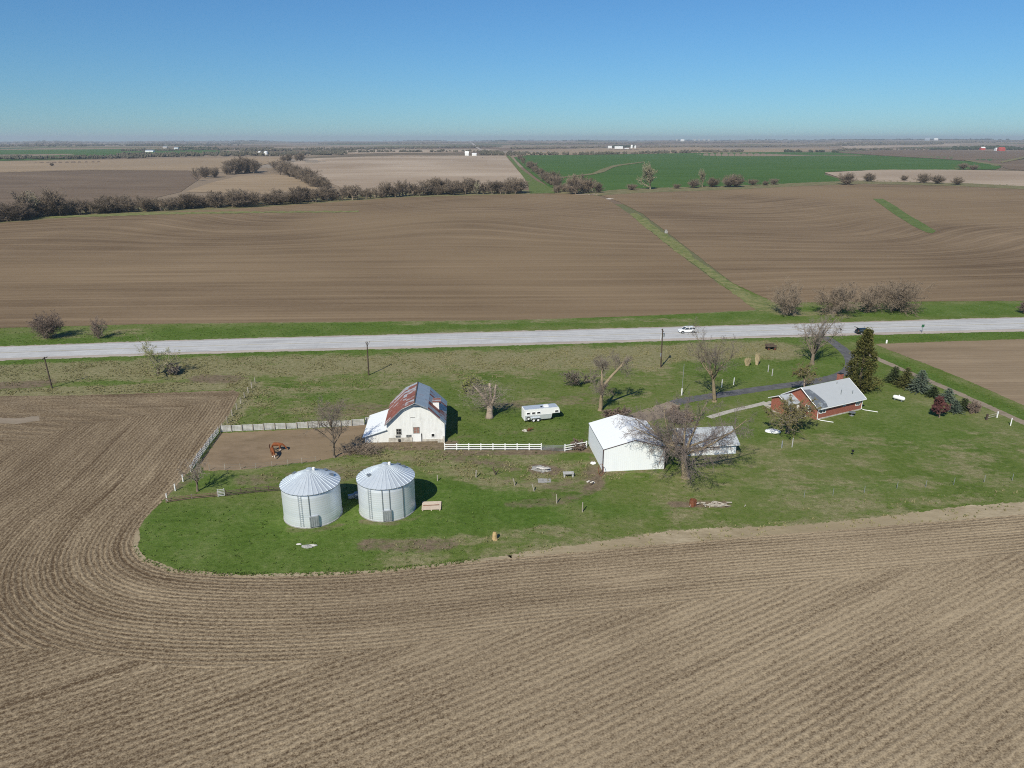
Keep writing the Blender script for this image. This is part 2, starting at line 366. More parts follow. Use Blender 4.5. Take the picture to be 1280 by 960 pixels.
# ------------------------------------------------------------------ mesh builder
class MB:
    def __init__(s): s.v = []; s.f = []
    def add(s, vs, fs):
        o = len(s.v); s.v += [tuple(p) for p in vs]; s.f += [tuple(i+o for i in f) for f in fs]; return s
    def box(s, c, size, rz=0.0, ax=None):
        cx, cy, cz = c; a, b, d = (q/2 for q in size); co, si = math.cos(rz), math.sin(rz)
        vs = []
        for dz in (-d, d):
            for dx, dy in ((-a, -b), (a, -b), (a, b), (-a, b)):
                vs.append((cx+dx*co-dy*si, cy+dx*si+dy*co, cz+dz))
        return s.add(vs, [(3, 2, 1, 0), (4, 5, 6, 7), (0, 1, 5, 4), (1, 2, 6, 5), (2, 3, 7, 6), (3, 0, 4, 7)])
    def slab(s, pts, n, th):
        """thick polygon: pts counter-clockwise seen from n, extruded by -n*th"""
        n = Vector(n).normalized(); k = len(pts)
        top = [Vector(p) for p in pts]; bot = [p-n*th for p in top]
        fs = [tuple(range(k)), tuple(reversed(range(k, 2*k)))]
        fs += [(i, i+k, (i+1) % k+k, (i+1) % k) for i in range(k)]
        return s.add(top+bot, fs)
    def extr(s, prof, d0, d1, fn):
        """profile (a,b) list extruded between d0 and d1; fn(a,b,d)->xyz"""
        k = len(prof)
        vs = [fn(a, b, d0) for a, b in prof]+[fn(a, b, d1) for a, b in prof]
        fs = [tuple(reversed(range(k))), tuple(range(k, 2*k))]+[(i, (i+1) % k, (i+1) % k+k, i+k) for i in range(k)]
        return s.add(vs, fs)
    def tube(s, pts, rad, n=6, cap=True):
        pts = [Vector(p) for p in pts]; rings = []
        d = (pts[1]-pts[0]).normalized(); ref = Vector((0, 0, 1)) if abs(d.z) < .9 else Vector((1, 0, 0))
        u = d.cross(ref).normalized()
        vs = []
        for i, p in enumerate(pts):
            if i == 0: d = pts[1]-pts[0]
            elif i == len(pts)-1: d = pts[-1]-pts[-2]
            else: d = pts[i+1]-pts[i-1]
            d.normalize(); u = (u-d*u.dot(d))
            if u.length < 1e-6: u = d.orthogonal()
            u.normalize(); w = d.cross(u)
            r = rad[i] if isinstance(rad, (list, tuple)) else rad
            for k in range(n):
                a = 2*math.pi*k/n; vs.append(p+(u*math.cos(a)+w*math.sin(a))*r)
        fs = []
        for i in range(len(pts)-1):
            for k in range(n):
                k2 = (k+1) % n; fs.append((i*n+k, i*n+k2, (i+1)*n+k2, (i+1)*n+k))
        if cap:
            fs.append(tuple(reversed(range(n)))); fs.append(tuple(range((len(pts)-1)*n, len(pts)*n)))
        return s.add(vs, fs)
    def lathe(s, prof, n=24, c=(0, 0, 0), capb=False, capt=False):
        vs = []; fs = []
        for r, z in prof:
            for k in range(n):
                a = 2*math.pi*k/n; vs.append((c[0]+r*math.cos(a), c[1]+r*math.sin(a), c[2]+z))
        for i in range(len(prof)-1):
            for k in range(n):
                k2 = (k+1) % n; fs.append((i*n+k, i*n+k2, (i+1)*n+k2, (i+1)*n+k))
        if capb: fs.append(tuple(reversed(range(n))))
        if capt: fs.append(tuple(range((len(prof)-1)*n, len(prof)*n)))
        return s.add(vs, fs)
    def blob(s, c, r, seed, n=10, m=6, amp=.3):
        vs = []; fs = []; rr = random.Random(seed); of = Vector((rr.random()*50, rr.random()*50, rr.random()*50))
        for j in range(m+1):
            th = math.pi*j/m
            for i in range(n):
                ph = 2*math.pi*i/n; d = Vector((math.sin(th)*math.cos(ph), math.sin(th)*math.sin(ph), math.cos(th)))
                k = 1+amp*mnoise.noise(d*1.7+of)*1.6
                vs.append((c[0]+d.x*r[0]*k, c[1]+d.y*r[1]*k, c[2]+d.z*r[2]*k))
        for j in range(m):
            for i in range(n):
                i2 = (i+1) % n; fs.append((j*n+i, (j+1)*n+i, (j+1)*n+i2, j*n+i2))
        return s.add(vs, fs)
    def build(s, name, mat, parent=None, smooth_=False, loc=None):
        me = bpy.data.meshes.new(name); me.from_pydata(s.v, [], s.f); me.update()
        if smooth_: me.polygons.foreach_set('use_smooth', [True]*len(me.polygons))
        me.materials.append(M[mat] if isinstance(mat, str) else mat)
        o = bpy.data.objects.new(name, me); COL.objects.link(o)
        if parent: o.parent = parent
        if loc is not None: o.location = loc
        return o

def tag(o, label, cat, group=None, kind=None):
    if label: o['label'] = label
    if cat: o['category'] = cat
    if group: o['group'] = group
    if kind: o['kind'] = kind
    return o

def thing(name, label, cat, loc=(0, 0, 0), rz=0.0, group=None):
    o = bpy.data.objects.new(name, None); COL.objects.link(o); o.location = loc; o.rotation_euler = (0, 0, rz)
    o.empty_display_size = .2
    return tag(o, label, cat, group)

def dup(o, loc, rz=0.0, sc=1.0, label=None, group=None):
    def rec(a, par):
        c = a.copy(); COL.objects.link(c); c.parent = par
        for ch in list(a.children): rec(ch, c)
        return c
    c = rec(o, None); c.location = loc; c.rotation_euler = (0, 0, rz)
    c.scale = (sc, sc, sc) if not isinstance(sc, (tuple, list)) else sc
    if label: c['label'] = label
    if group: c['group'] = group
    return c

# ------------------------------------------------------------------ ground sheets
def pip(px, py, poly):
    x = np.asarray(px); y = np.asarray(py); ins = np.zeros(x.shape, bool); n = len(poly)
    j = n-1
    for i in range(n):
        xi, yi = poly[i]; xj, yj = poly[j]
        c = ((yi > y) != (yj > y)) & (x < (xj-xi)*(y-yi)/((yj-yi) if yj != yi else 1e-9)+xi)
        ins ^= c; j = i
    return ins

def dens(poly, step, closed=True):
    out = []; n = len(poly)
    for i in range(n if closed else n-1):
        a = poly[i]; b = poly[(i+1) % n]; L = math.hypot(b[0]-a[0], b[1]-a[1]); k = max(1, int(L/step))
        for q in range(k): out.append((a[0]+(b[0]-a[0])*q/k, a[1]+(b[1]-a[1])*q/k))
    if not closed: out.append(poly[-1])
    return out

def smooth_poly(poly, it=2, closed=True):
    for _ in range(it):
        out = []
        n = len(poly)
        for i in range(n if closed else n-1):
            a = poly[i]; b = poly[(i+1) % n]
            out += [(a[0]*.75+b[0]*.25, a[1]*.75+b[1]*.25), (a[0]*.25+b[0]*.75, a[1]*.25+b[1]*.75)]
        if not closed: out = [poly[0]]+out+[poly[-1]]
        poly = out
    return poly

def sheet(name, poly, mat, layer, step=9.0, edge=2.5, jit=(0, 0), uvf=None, lines=(), seed=1, rounds=0, kind='structure'):
    """a ground sheet lying on the terrain; outline given where it lies on the photo, then dropped on the terrain"""
    if rounds: poly = smooth_poly(poly, rounds)
    b = dens(poly, edge)
    if jit[0] or jit[1]:
        q = []
        for i, (x, y) in enumerate(b):
            nx = mnoise.noise(Vector((x*.09, y*.09, seed*3.1)))*.6+mnoise.noise(Vector((x*.35, y*.35, seed)))*.6
            ny = mnoise.noise(Vector((x*.09, y*.09, seed*7.7+50)))*.6+mnoise.noise(Vector((x*.35, y*.35, seed+50)))*.6
            q.append((x+nx*jit[0], y+ny*jit[1]))
        b = q
    bx = [p[0] for p in b]; by = [p[1] for p in b]
    gx, gy = np.meshgrid(np.arange(min(bx)+step/2, max(bx), step), np.arange(min(by)+step*.23, max(by), step*.5 if max(by) < 300 else step))
    gx = gx.ravel(); gy = gy.ravel(); ok = pip(gx, gy, b)
    pts = [Vector(p) for p in b]+[Vector((float(x), float(y))) for x, y in zip(gx[ok], gy[ok])]
    edges = []
    for ln in lines:
        ln = [p for p in dens(ln, edge*2, False)]
        inside = pip(np.array([p[0] for p in ln]), np.array([p[1] for p in ln]), b)
        prev = None
        for p, i_ in zip(ln, inside):
            if i_:
                pts.append(Vector(p)); k = len(pts)-1
                if prev is not None: edges.append((prev, k))
                prev = k
            else: prev = None
    vv, _, ff, *_r = delaunay_2d_cdt(pts, edges, [list(range(len(b)))], 1, 1e-5)
    x = np.array([p.x for p in vv]); y = np.array([p.y for p in vv])
    X, Y, Z = backproject(x, y)
    d = np.hypot(X, Y); Z = Z+layer*(.004+1.2e-4*np.maximum(0, d-170))
    me = bpy.data.meshes.new(name)
    ff = [tuple(f) for f in ff]
    # photo y runs down, so flip the winding to face up
    me.from_pydata(np.stack([X, Y, Z], 1).tolist(), [], [tuple(reversed(f)) for f in ff]); me.update()
    flip = sum(p.normal.z for p in me.polygons) < 0
    if flip: me.flip_normals()
    me.materials.append(M[mat])
    uvl = me.uv_layers.new(name='UVMap')
    li = np.empty(len(me.loops), int); me.loops.foreach_get('vertex_index', li)
    if uvf is None: uv = np.stack([Y[li], X[li]], 1)
    else:
        fi = np.empty(len(me.loops), int)
        for p in me.polygons: fi[p.loop_start:p.loop_start+p.loop_total] = p.index
        cen = np.array([p.center[:2] for p in me.polygons])
        uv = uvf(X[li], Y[li], cen[fi, 0], cen[fi, 1])
    uvl.data.foreach_set('uv', uv.astype(np.float32).ravel())
    me.polygons.foreach_set('use_smooth', [True]*len(me.polygons))
    o = bpy.data.objects.new(name, me); COL.objects.link(o); o['kind'] = kind
    return o

def poly_dist(X, Y, line):
    """distance to a polyline and arc length of the nearest point"""
    best = np.full(X.shape, 1e9); arc = np.zeros(X.shape); s = 0
    for (x0, y0), (x1, y1) in zip(line[:-1], line[1:]):
        dx, dy = x1-x0, y1-y0; L = math.hypot(dx, dy)
        if L < 1e-6: continue
        t = ((X-x0)*dx+(Y-y0)*dy)/(L*L); t = np.clip(t, 0, 1)
        d = np.hypot(X-x0-t*dx, Y-y0-t*dy); m = d < best
        best = np.where(m, d, best); arc = np.where(m, s+t*L, arc); s += L
    return best, arc

# base terrain, one sheet to the horizon
rad = [0.0]+list(np.geomspace(12, 25000, 240)); NS = 288
vs = [(0, 0, -0.02)]; fs = []
for i, r in enumerate(rad[1:]):
    a = np.arange(NS)*2*math.pi/NS
    X = r*np.sin(a); Y = r*np.cos(a); Z = hgt(X, Y)-.02-2e-5*max(0, r-200)
    vs += list(zip(X.tolist(), Y.tolist(), Z.tolist()))
for k in range(NS): fs.append((0, 1+(k+1) % NS, 1+k))
for i in range(len(rad)-2):
    o0 = 1+i*NS; o1 = o0+NS
    for k in range(NS):
        k2 = (k+1) % NS; fs.append((o0+k, o0+k2, o1+k2, o1+k))
mb = MB(); mb.v = vs; mb.f = fs
o = mb.build('ground', 'base', None, True); o['kind'] = 'structure'

# farm grass: fine sheet carrying the painted mix of green, dry and bare ground
gx = np.arange(-230, 300, 1.0); gy = np.arange(66, 262, 1.0)
GX, GY = np.meshgrid(gx, gy)
STROKES = []   # (channel, px points, radius m, strength)
def st(ch, pts, r, s): STROKES.append((ch, pts, r, s))
st(1, [(-250, 440), (0, 428), (200, 420), (640, 401), (860, 394), (1280, 386), (1500, 380)], 7, .9)
st(1, [(-250, 470), (0, 457), (200, 449), (460, 441), (640, 435), (820, 428), (1000, 424), (1280, 417), (1500, 412)], 4.2, 1.)
st(0, [(-250, 478), (0, 470), (150, 462), (330, 458), (460, 455), (640, 449), (760, 444), (880, 440), (960, 436)], 7.5, .95)
st(0, [(-250, 505), (0, 493), (100, 489), (200, 484), (300, 477)], 2.6, .95)
st(0, [(330, 485), (440, 478), (560, 470), (660, 462)], 7, .45)
st(0, [(320, 500), (400, 515), (460, 518)], 7, .5)
st(1, [(325, 492), (360, 488), (400, 495)], 4, .9)
st(1, [(0, 474), (60, 472), (150, 475), (200, 470)], 3, .8)
st(0, [(90, 464), (230, 462), (330, 462)], 4, 1.25); st(0, [(0, 493), (120, 488), (300, 480)], 2.6, 1.3); st(0, [(700, 450), (800, 444), (930, 438)], 3, 1.15); st(0, [(380, 456), (560, 452)], 3, 1.15)
st(2, [(0, 482), (50, 480)], 3, .75); st(2, [(250, 473), (290, 474)], 3, .75)
st(2, [(420, 512), (470, 514)], 4.5, .6)
st(0, [(700, 457), (770, 450), (800, 455)], 6, .8)
st(0, [(690, 692), (800, 678), (960, 664), (1100, 652), (1280, 637), (1500, 617)], 1.6, .75)
st(0, [(640, 690), (800, 674), (960, 660), (1100, 649)], 1.6, .55)
st(0, [(700, 680), (830, 664), (930, 655)], 3.0, .36)
st(0, [(480, 700), (560, 690), (640, 680)], 2.0, .42)
st(0, [(500, 683), (560, 681), (640, 668), (700, 664)], 1.6, .55)
st(2, [(460, 681), (520, 682), (560, 681)], 1.6, .7)
st(2, [(340, 597), (450, 590), (520, 575), (560, 568)], 2.4, .50); st(0, [(340, 597), (450, 590), (540, 575)], 4, .45)
st(2, [(310, 600), (360, 598), (420, 598)], 2.2, .55)
st(0, [(500, 572), (600, 582), (640, 590), (700, 590), (740, 595)], 6, .5); st(2, [(570, 572), (610, 578), (640, 584)], 1.6, .62); st(2, [(690, 612), (730, 600), (745, 590)], 2.2, .55)
st(2, [(640, 598), (690, 606), (730, 604)], 2.6, .42)
st(2, [(560, 566), (640, 565), (735, 562)], 1.4, .8)
st(2, [(470, 555), (520, 557), (556, 556)], 2.2, .9)
st(2, [(742, 585), (746, 605), (735, 612)], 1.5, .75)
st(2, [(640, 632), (680, 628), (720, 622)], 1.5, .6)
st(1, [(220, 660), (340, 665), (450, 675)], 7, .9)
st(1, [(530, 612), (590, 618), (640, 630), (670, 650)], 4.4, 1.15)
st(1, [(430, 640), (520, 650), (600, 645)], 5, .95); st(0, [(500, 700), (600, 690), (660, 682)], 2.4, .4)
st(1, [(200, 640), (200, 690), (260, 705), (400, 712)], 3, .8)
st(1, [(240, 600), (300, 605)], 2.5, .8)
st(1, [(600, 545), (680, 540), (720, 545)], 6, .5)
st(1, [(580, 500), (650, 520), (720, 525)], 6, .45)
st(1, [(900, 465), (960, 455), (1010, 465), (1040, 455)], 8, .75)
st(1, [(1080, 500), (1120, 520), (1160, 520), (1100, 540)], 6, .55)
st(1, [(1100, 445), (1160, 470), (1220, 497), (1280, 520)], 2.6, .9)
st(1, [(940, 540), (1040, 550), (1120, 548), (1200, 555)], 4, .6)
st(1, [(1120, 548), (1180, 545), (1230, 540)], 2.0, .8)
st(1, [(940, 612), (1040, 610), (1120, 608)], 1.4, .7)
st(1, [(690, 605), (725, 622), (760, 640), (860, 636)], 1.6, .8)
st(1, [(730, 622), (740, 618)], 1.5, 1.)
st(0, [(930, 600), (1040, 585), (1160, 580), (1280, 580), (1420, 580)], 12, .42)
st(0, [(860, 620), (1000, 605), (1100, 597)], 5, .32)
st(0, [(1000, 636), (1150, 626), (1280, 615)], 2.4, .45)
st(0, [(780, 604), (900, 618), (820, 650)], 5, .34)
st(0, [(790, 595), (870, 605)], 3, .3)
st(0, [(850, 560), (960, 575), (1080, 570), (1200, 560), (1280, 555)], 9, .33)
st(0, [(760, 470), (820, 480), (880, 470)], 5, .38); st(2, [(610, 520), (640, 505), (740, 492)], 1.2, .5)
st(2, [(556, 548), (600, 545), (660, 540), (735, 535)], 1.0, .45); st(2, [(735, 540), (752, 590)], 1.2, .5); st(2, [(470, 556), (490, 556), (560, 554)], 1.6, .9)
st(1, [(455, 560), (600, 560)], .4, .1); st(2, [(360, 662), (395, 664), (425, 656)], .9, .5); st(2, [(455, 652), (490, 655), (520, 646)], .9, .5)
st(2, [(740, 572), (753, 592), (790, 590), (835, 587)], .8, .6)
st(2, [(672, 586), (690, 588)], 1.6, 1.0); st(2, [(845, 630), (905, 630)], 1.1, .9)
st(0, [(915, 440), (960, 435), (985, 438)], 2.6, .8)
st(2, [(600, 510), (680, 503), (740, 500)], 2.5, .5)
st(0, [(620, 505), (740, 503), (800, 494)], 3.5, .4)
st(2, [(215, 612), (240, 595), (262, 575)], 1.2, .6)
st(0, [(282, 530), (300, 505), (318, 482)], 2.0, 1.0)
st(0, [(-100, 412), (0, 408), (200, 404), (640, 400), (940, 388), (1000, 382)], 1.2, .7)
st(0, [(955, 388), (1010, 392), (1050, 396)], 4, .6)
st(0, [(60, 420), (130, 418), (180, 414)], 3.5, .5)
st(0, [(500, 404), (640, 402), (860, 400)], 2.2, .5)
pc = np.zeros(GX.shape+(3,))
for ch, pts, r, s in STROKES:
    ln = [G(*p)[:2] for p in pts]
    d, _ = poly_dist(GX, GY, ln)
    pc[..., ch] = np.maximum(pc[..., ch], s*(1-smooth(r*.55, r*1.7, d)))
pc[..., 1] *= (1-pc[..., 0]*.6)
ny, nx = GX.shape
# low mounds and ditches of real relief near the farmyard
def gz(x, y): return .004+0*np.asarray(x)
mb = MB(); mb.v = np.stack([GX.ravel(), GY.ravel(), np.full(GX.size, .004)], 1).tolist()
idx = np.arange(nx*ny).reshape(ny, nx)
mb.f = np.stack([idx[:-1, :-1], idx[:-1, 1:], idx[1:, 1:], idx[1:, :-1]], -1).reshape(-1, 4).tolist()
o = mb.build('grassland', 'grass', None, True); o['kind'] = 'structure'
ca = o.data.color_attributes.new('paint', 'FLOAT_COLOR', 'POINT')
buf = np.ones((nx*ny, 4), np.float32); buf[:, :3] = pc.reshape(-1, 3); ca.data.foreach_set('color', buf.ravel())
def paint_at(x, y):
    i = int(round(y-66)); j = int(round(x+230))
    return pc[min(max(i, 0), ny-1), min(max(j, 0), nx-1)]

# near crop field, rows wrap round the grass spit
EDGE_PX = [(-260, 497), (0, 495), (100, 494), (200, 491), (292, 488), (300, 492), (287, 518), (263, 548), (236, 590), (206, 624), (184, 645), (169, 668), (166, 684), (176, 700), (214, 715), (300, 721), (400, 720), (480, 715), (560, 706), (640, 697), (740, 689), (800, 683), (960, 669), (1100, 658), (1280, 643), (1560, 618)]
SPIT = [tuple(G(*p)[:2]) for p in smooth_poly(EDGE_PX[5:], 2, False)]
SPIT = [tuple(G(300, 470)[:2])]+SPIT
seamB = [(-300, 812), (0, 808), (100, 815), (250, 838), (370, 828), (560, 800), (700, 775), (900, 745), (1100, 715), (1280, 690), (1600, 640)]
seamBw = [tuple(G(*p)[:2]) for p in seamB]
seamC = [(-300, 640), (0, 560), (90, 534), (200, 516), (300, 494)]
seamCw = [tuple(G(*p)[:2]) for p in seamC]
dirB = Vector((26.9, 15.6)).normalized()
def interp_line(x, line):
    return np.interp(x, [p[0] for p in line], [p[1] for p in line])
def uv_near(X, Y, cx, cy):
    d, a = poly_dist(X, Y, SPIT)
    isB = cy < interp_line(cx, seamBw)
    isC = (cy > interp_line(cx, seamCw)) & (cx < seamCw[-1][0]+1)
    u = np.where(isB, -X*dirB.y+Y*dirB.x, np.where(isC, (Y-.05*X)*1.3, d*1.3)); v = np.where(isB, X*dirB.x+Y*dirB.y, np.where(isC, X, a))
    return np.stack([u, v], 1)
sheet('crop_field', EDGE_PX+[(1560, 1250), (-260, 1250)], 'near', 3, 9, 1.6, (1.6, 1.3), uv_near, (seamB, seamC), 3)
sheet('field_edge', [(630, 694), (720, 681), (800, 669), (850, 662), (900, 660), (985, 657.5), (1100, 646), (1200, 633), (1280, 627.5), (1560, 602), (1560, 622), (1280, 646), (1100, 661), (960, 672), (800, 686), (740, 692), (640, 700)], 'edge_straw', 2, 6, 1.2, (7, 3.2), None, (), 4)
sheet('field_edge', [(170, 655), (163, 672), (160, 690), (176, 706), (214, 720), (300, 726), (480, 719), (640, 700), (640, 694), (480, 712.5), (300, 718.5), (217, 711), (182, 697), (172, 683), (175, 668)], 'edge_straw', 2, 5, 1.0, (2.5, 2), None, (), 8)
# highway
RN = [(-260, 446), (0, 434), (200, 427), (320, 423.5), (460, 420), (640, 415), (800, 410.5), (960, 406.5), (1120, 402), (1280, 397.5), (1500, 392)]
RS = [(-260, 462), (0, 448), (200, 441), (320, 437.5), (460, 434), (640, 429), (800, 424.5), (960, 419.5), (1120, 415), (1280, 411.5), (1500, 406)]
def off(line, k): return [(x, y+k) for x, y in line]
RW = [tuple(G(*p)[:2]) for p in off(RN, 0)]
def uv_road(X, Y, cx, cy):
    d, a = poly_dist(X, Y, RW); return np.stack([d, a], 1)
sheet('highway_shoulder', off(RN, -1.2)+list(reversed(off(RS, 2.8))), 'shoulder', 2, 8, 2, (1., 1.0), uv_road, (), 5)
sheet('highway', RN+list(reversed(RS)), 'road', 4, 8, 4, (0, .25), uv_road, (), 6)
def road_line(k0, k1):
    pts = []
    a = [(r[0], r[1]+(s[1]-r[1])*k0) for r, s in zip(RN, RS)]; b = [(r[0], r[1]+(s[1]-r[1])*k1) for r, s in zip(RN, RS)]
    return a+list(reversed(b))
M['paint_white'] = plain('road paint', (.62, .62, .60), .7, var=.25, sc=1.5); M['paint_yellow'] = plain('yellow road paint', (.50, .42, .22), .7, var=.3, sc=1.5)
for k0, k1, m in ((.16, .175, 'paint_white'), (.86, .878, 'paint_white'), (.505, .52, 'paint_yellow')):
    sheet('road_marking', road_line(k0, k1), m, 6, 8, 6, (0, 0), uv_road)

def cross_field(px, py): return 0
def uv_contour(X, Y, cx, cy):
    w = smooth(300, 520, Y)
    u = Y-.05*X-95*w*np.exp(-((X+30)/95)**2)-75*w*np.exp(-((X+250)/85)**2)+40*w*np.exp(-((X+150)/60)**2)+5*np.sin(X/45+Y/60)*w+3*np.sin(X/90)
    return np.stack([u, X], 1)
sheet('ploughed_field', [(-300, 424), (0, 410), (200, 404.5), (400, 402.5), (640, 400), (800, 395), (935, 388), (950, 386), (900, 356), (840, 311), (788, 268), (760, 250), (742, 243), (690, 242), (650, 243), (500, 247), (400, 254), (300, 261), (150, 268), (90, 272), (0, 279), (-300, 292)], 'tilled', 3, 9, 2.2, (1.5, .6), uv_contour, (), 11)
def uv_contour2(X, Y, cx, cy):
    w = smooth(250, 420, Y); u = Y-.25*X+45*w*np.exp(-((X-190)/60)**2)-16*w*np.exp(-((X-320)/90)**2)+6*np.sin(X/60+Y/70); return np.stack([u, X+.2*Y], 1)
sheet('ploughed_field', [(804, 268), (862, 312), (916, 354), (975, 381), (1000, 378), (1130, 377), (1280, 376), (1560, 372), (1560, 247), (1280, 235), (1200, 231.5), (1080, 228.5), (1000, 231.5), (900, 236.5), (800, 240), (746, 242.5), (775, 253)], 'tilled', 3, 9, 2.2, (1.5, .5), uv_contour2, (), 12)
sheet('grass_waterway', [(786, 267), (797, 267), (836, 296), (852, 306), (868, 323), (880, 330), (915, 354), (945, 371), (976, 380), (990, 388), (950, 389), (938, 383), (905, 358), (866, 330), (842, 312), (826, 300), (806, 284)], 'strip_dry', 5, 6, 1.5, (3.6, 1.6), None, (), 13)
sheet('grass_waterway', [(1091, 249), (1104, 249), (1118, 257), (1132, 267), (1155, 280), (1170, 289), (1166, 292), (1158, 291), (1140, 282), (1116, 267)], 'strip', 5, 6, 1.5, (.8, .5), None, (), 14)
sheet('creek_bank', [(-300, 296), (0, 281), (90, 274), (150, 270), (300, 263), (400, 256), (500, 249), (650, 245), (745, 244), (745, 236), (660, 238), (500, 240), (430, 244), (300, 252), (150, 258), (0, 264), (-300, 276)], 'bank', 2, 8, 3, (1, .6), None, (), 15)
sheet('field_margin', [(742, 245), (800, 241.5), (900, 238), (1000, 233), (1080, 230), (1200, 233), (1280, 237), (1560, 248), (1560, 243), (1280, 231.5), (1200, 228), (1080, 225.5), (1000, 229), (900, 233), (790, 236), (742, 240)], 'bank', 4, 8, 3, (1, .6), None, (), 16)
sheet('grass_margin', [(-300, 290), (0, 276.5), (60, 273), (200, 268.5), (330, 266.5), (448, 265.5), (448, 264), (330, 264.5), (180, 266), (60, 271), (0, 274.5), (-300, 284)], 'strip_dry', 5, 6, 3, (1.5, 1.2), None, (), 17)
sheet('stubble_knoll', [(232, 240), (262, 229), (300, 220), (345, 218), (372, 223), (396, 233), (398, 238), (330, 243)], 'tan', 3, 8, 3, (1, .4), None, (), 18)
sheet('ploughed_field', [(-300, 220), (0, 215), (120, 212), (235, 213), (262, 214), (246, 226), (226, 240), (150, 258), (0, 266), (-300, 280)], 'tilled_dark', 2, 8, 3, (1, .3), None, (), 19)
sheet('stubble_field', [(-300, 206), (0, 202), (120, 200), (240, 197.5), (350, 196.5), (360, 200), (330, 206), (300, 214), (262, 216), (235, 213.5), (120, 213), (0, 216), (-300, 221)], 'tan', 3, 8, 3, (1, .2), None, (), 20)
sheet('stubble_field', [(362, 204), (395, 198), (500, 194.5), (632, 195.2), (640, 205), (655, 222), (660, 234), (560, 238), (440, 240), (410, 228), (380, 216)], 'pale', 3, 8, 3, (1, .3), None, (), 21)
sheet('grass_strip', [(633, 195), (637, 195), (652, 212), (672, 227), (694, 237), (694, 242), (662, 242), (660, 230), (650, 216), (640, 204)], 'strip', 4, 6, 2.5, (1, .4), None, (), 22)
sheet('wheat_field', [(642, 197), (660, 194.5), (760, 193.5), (860, 191.5), (960, 190.5), (1040, 190.7), (1100, 195), (1180, 199.5), (1238, 204.5), (1252, 209), (1245, 212), (1190, 212.5), (1100, 212.5), (1035, 215), (1030, 218), (1050, 224), (1060, 228), (960, 232), (850, 236), (790, 238), (745, 239), (692, 238), (670, 222), (655, 210)], 'wheat', 3, 8, 3, (.5, .3), None, (), 23)
sheet('stubble_field', [(1030, 216), (1100, 212.5), (1190, 212.5), (1300, 215), (1560, 220), (1560, 244), (1280, 233), (1200, 229), (1080, 227), (1058, 226), (1045, 221)], 'pale', 4, 8, 3, (1, .3), None, (), 24)
sheet('farm_lane', [(694, 222.5), (740, 217), (750, 212.5), (765, 207.5), (775, 206), (805, 202.5), (805, 203.3), (776, 207.5), (766, 210), (755, 215.5), (742, 218.5), (694, 224)], 'bank', 6, 6, 2, (.3, .2), None, (), 25)
sheet('ploughed_field', [(1045, 190.5), (1100, 188.2), (1180, 187.5), (1260, 189.5), (1560, 192), (1560, 217), (1300, 214.5), (1260, 211.5), (1240, 204), (1180, 199), (1100, 194.5)], 'tilled_dark', 2, 8, 3, (.5, .2), None, (), 26)
sheet('wheat_field', [(-300, 195), (0, 187.5), (100, 187), (190, 186.2), (260, 187.5), (300, 190), (250, 193.5), (120, 198), (0, 201), (-300, 205)], 'wheat', 2, 8, 3, (.5, .2), None, (), 27)
sheet('stubble_field', [(640, 188), (700, 186.6), (800, 185), (870, 184), (905, 186), (1030, 185.5), (1045, 188.5), (1000, 190), (900, 191), (760, 193), (660, 194)], 'tan', 2, 8, 3, (.5, .2), None, (), 28)
sheet('stubble_field', [(440, 187.6), (560, 187.2), (614, 187.2), (612, 190), (560, 191), (470, 192), (400, 194)], 'pale', 2, 8, 3, (.5, .1), None, (), 29)
sheet('stubble_field', [(1050, 183), (1150, 180.5), (1200, 180), (1200, 182.4), (1120, 184.5), (1060, 186.4)], 'pale', 2, 8, 3, (.5, .1), None, (), 30)
sheet('farm_lane', [(1205, 200), (1230, 203.2), (1256, 206.8), (1245, 208), (1226, 204.6), (1205, 201)], 'bank', 5, 6, 2, (.3, .1), None, (), 31)
sheet('farm_lane', [(1250, 202.5), (1280, 196.2), (1400, 180), (1400, 183), (1280, 198.4), (1252, 204.2)], 'bank', 5, 6, 2, (.3, .1), None, (), 32)
sheet('country_road', [(586, 176.8), (588.2, 176.8), (593, 180.8), (597.5, 184.4), (603, 188.2), (600, 188.4), (594.5, 184.8), (590.5, 181.2)], 'shoulder', 5, 5, 2, (0, 0), None, (), 33)
# right hand tilled field, corral, drive, walk, track
sheet('side_field', [(1094, 430), (1180, 427), (1280, 424), (1500, 417), (1500, 590), (1340, 534), (1280, 507), (1215, 478), (1150, 452), (1110, 437)], 'side_soil', 3, 9, 2, (1.5, 1), None, (), 41)
sheet('corral_dirt', [(276, 541), (330, 539), (400, 536), (452, 531), (470, 531), (480, 540), (466, 556), (440, 568), (400, 576), (330, 584), (290, 588), (254, 588), (250, 578)], 'dirt', 3, 7, 1.5, (3, 1.6), None, (), 42)
def strip_px(line, w0, w1=None):
    pts = [G(*p) for p in smooth_poly(line, 2, False)]; Lp = []; Rp = []
    n = len(pts)
    for i, p in enumerate(pts):
        d = (pts[min(i+1, n-1)]-pts[max(i-1, 0)]).normalized(); nn = Vector((-d.y, d.x, 0)); w = (w0+((w1 or w0)-w0)*i/(n-1))/2
        Lp.append(p+nn*w); Rp.append(p-nn*w)
    return Lp+list(reversed(Rp))
def unproject(p):
    v = p.z-CAMH; up = p.y*sP+v*cP; fw = p.y*cP-v*sP
    return (640+F*p.x/fw, 480-F*up/fw)
def strip_sheet(name, line, w, mat, layer, jit=(0, 0), w1=None, seed=1):
    return sheet(name, [unproject(p) for p in strip_px(line, w, w1)], mat, layer, 8, 1.6, jit, None, (), seed)
strip_sheet('driveway', [(1030, 421), (1042, 428), (1058, 440), (1066, 452), (1062, 464), (1040, 473), (1005, 479), (950, 486), (905, 493), (862, 499), (842, 504)], 2.8, 'asphalt', 4, (.8, .5), 2.8, 44)
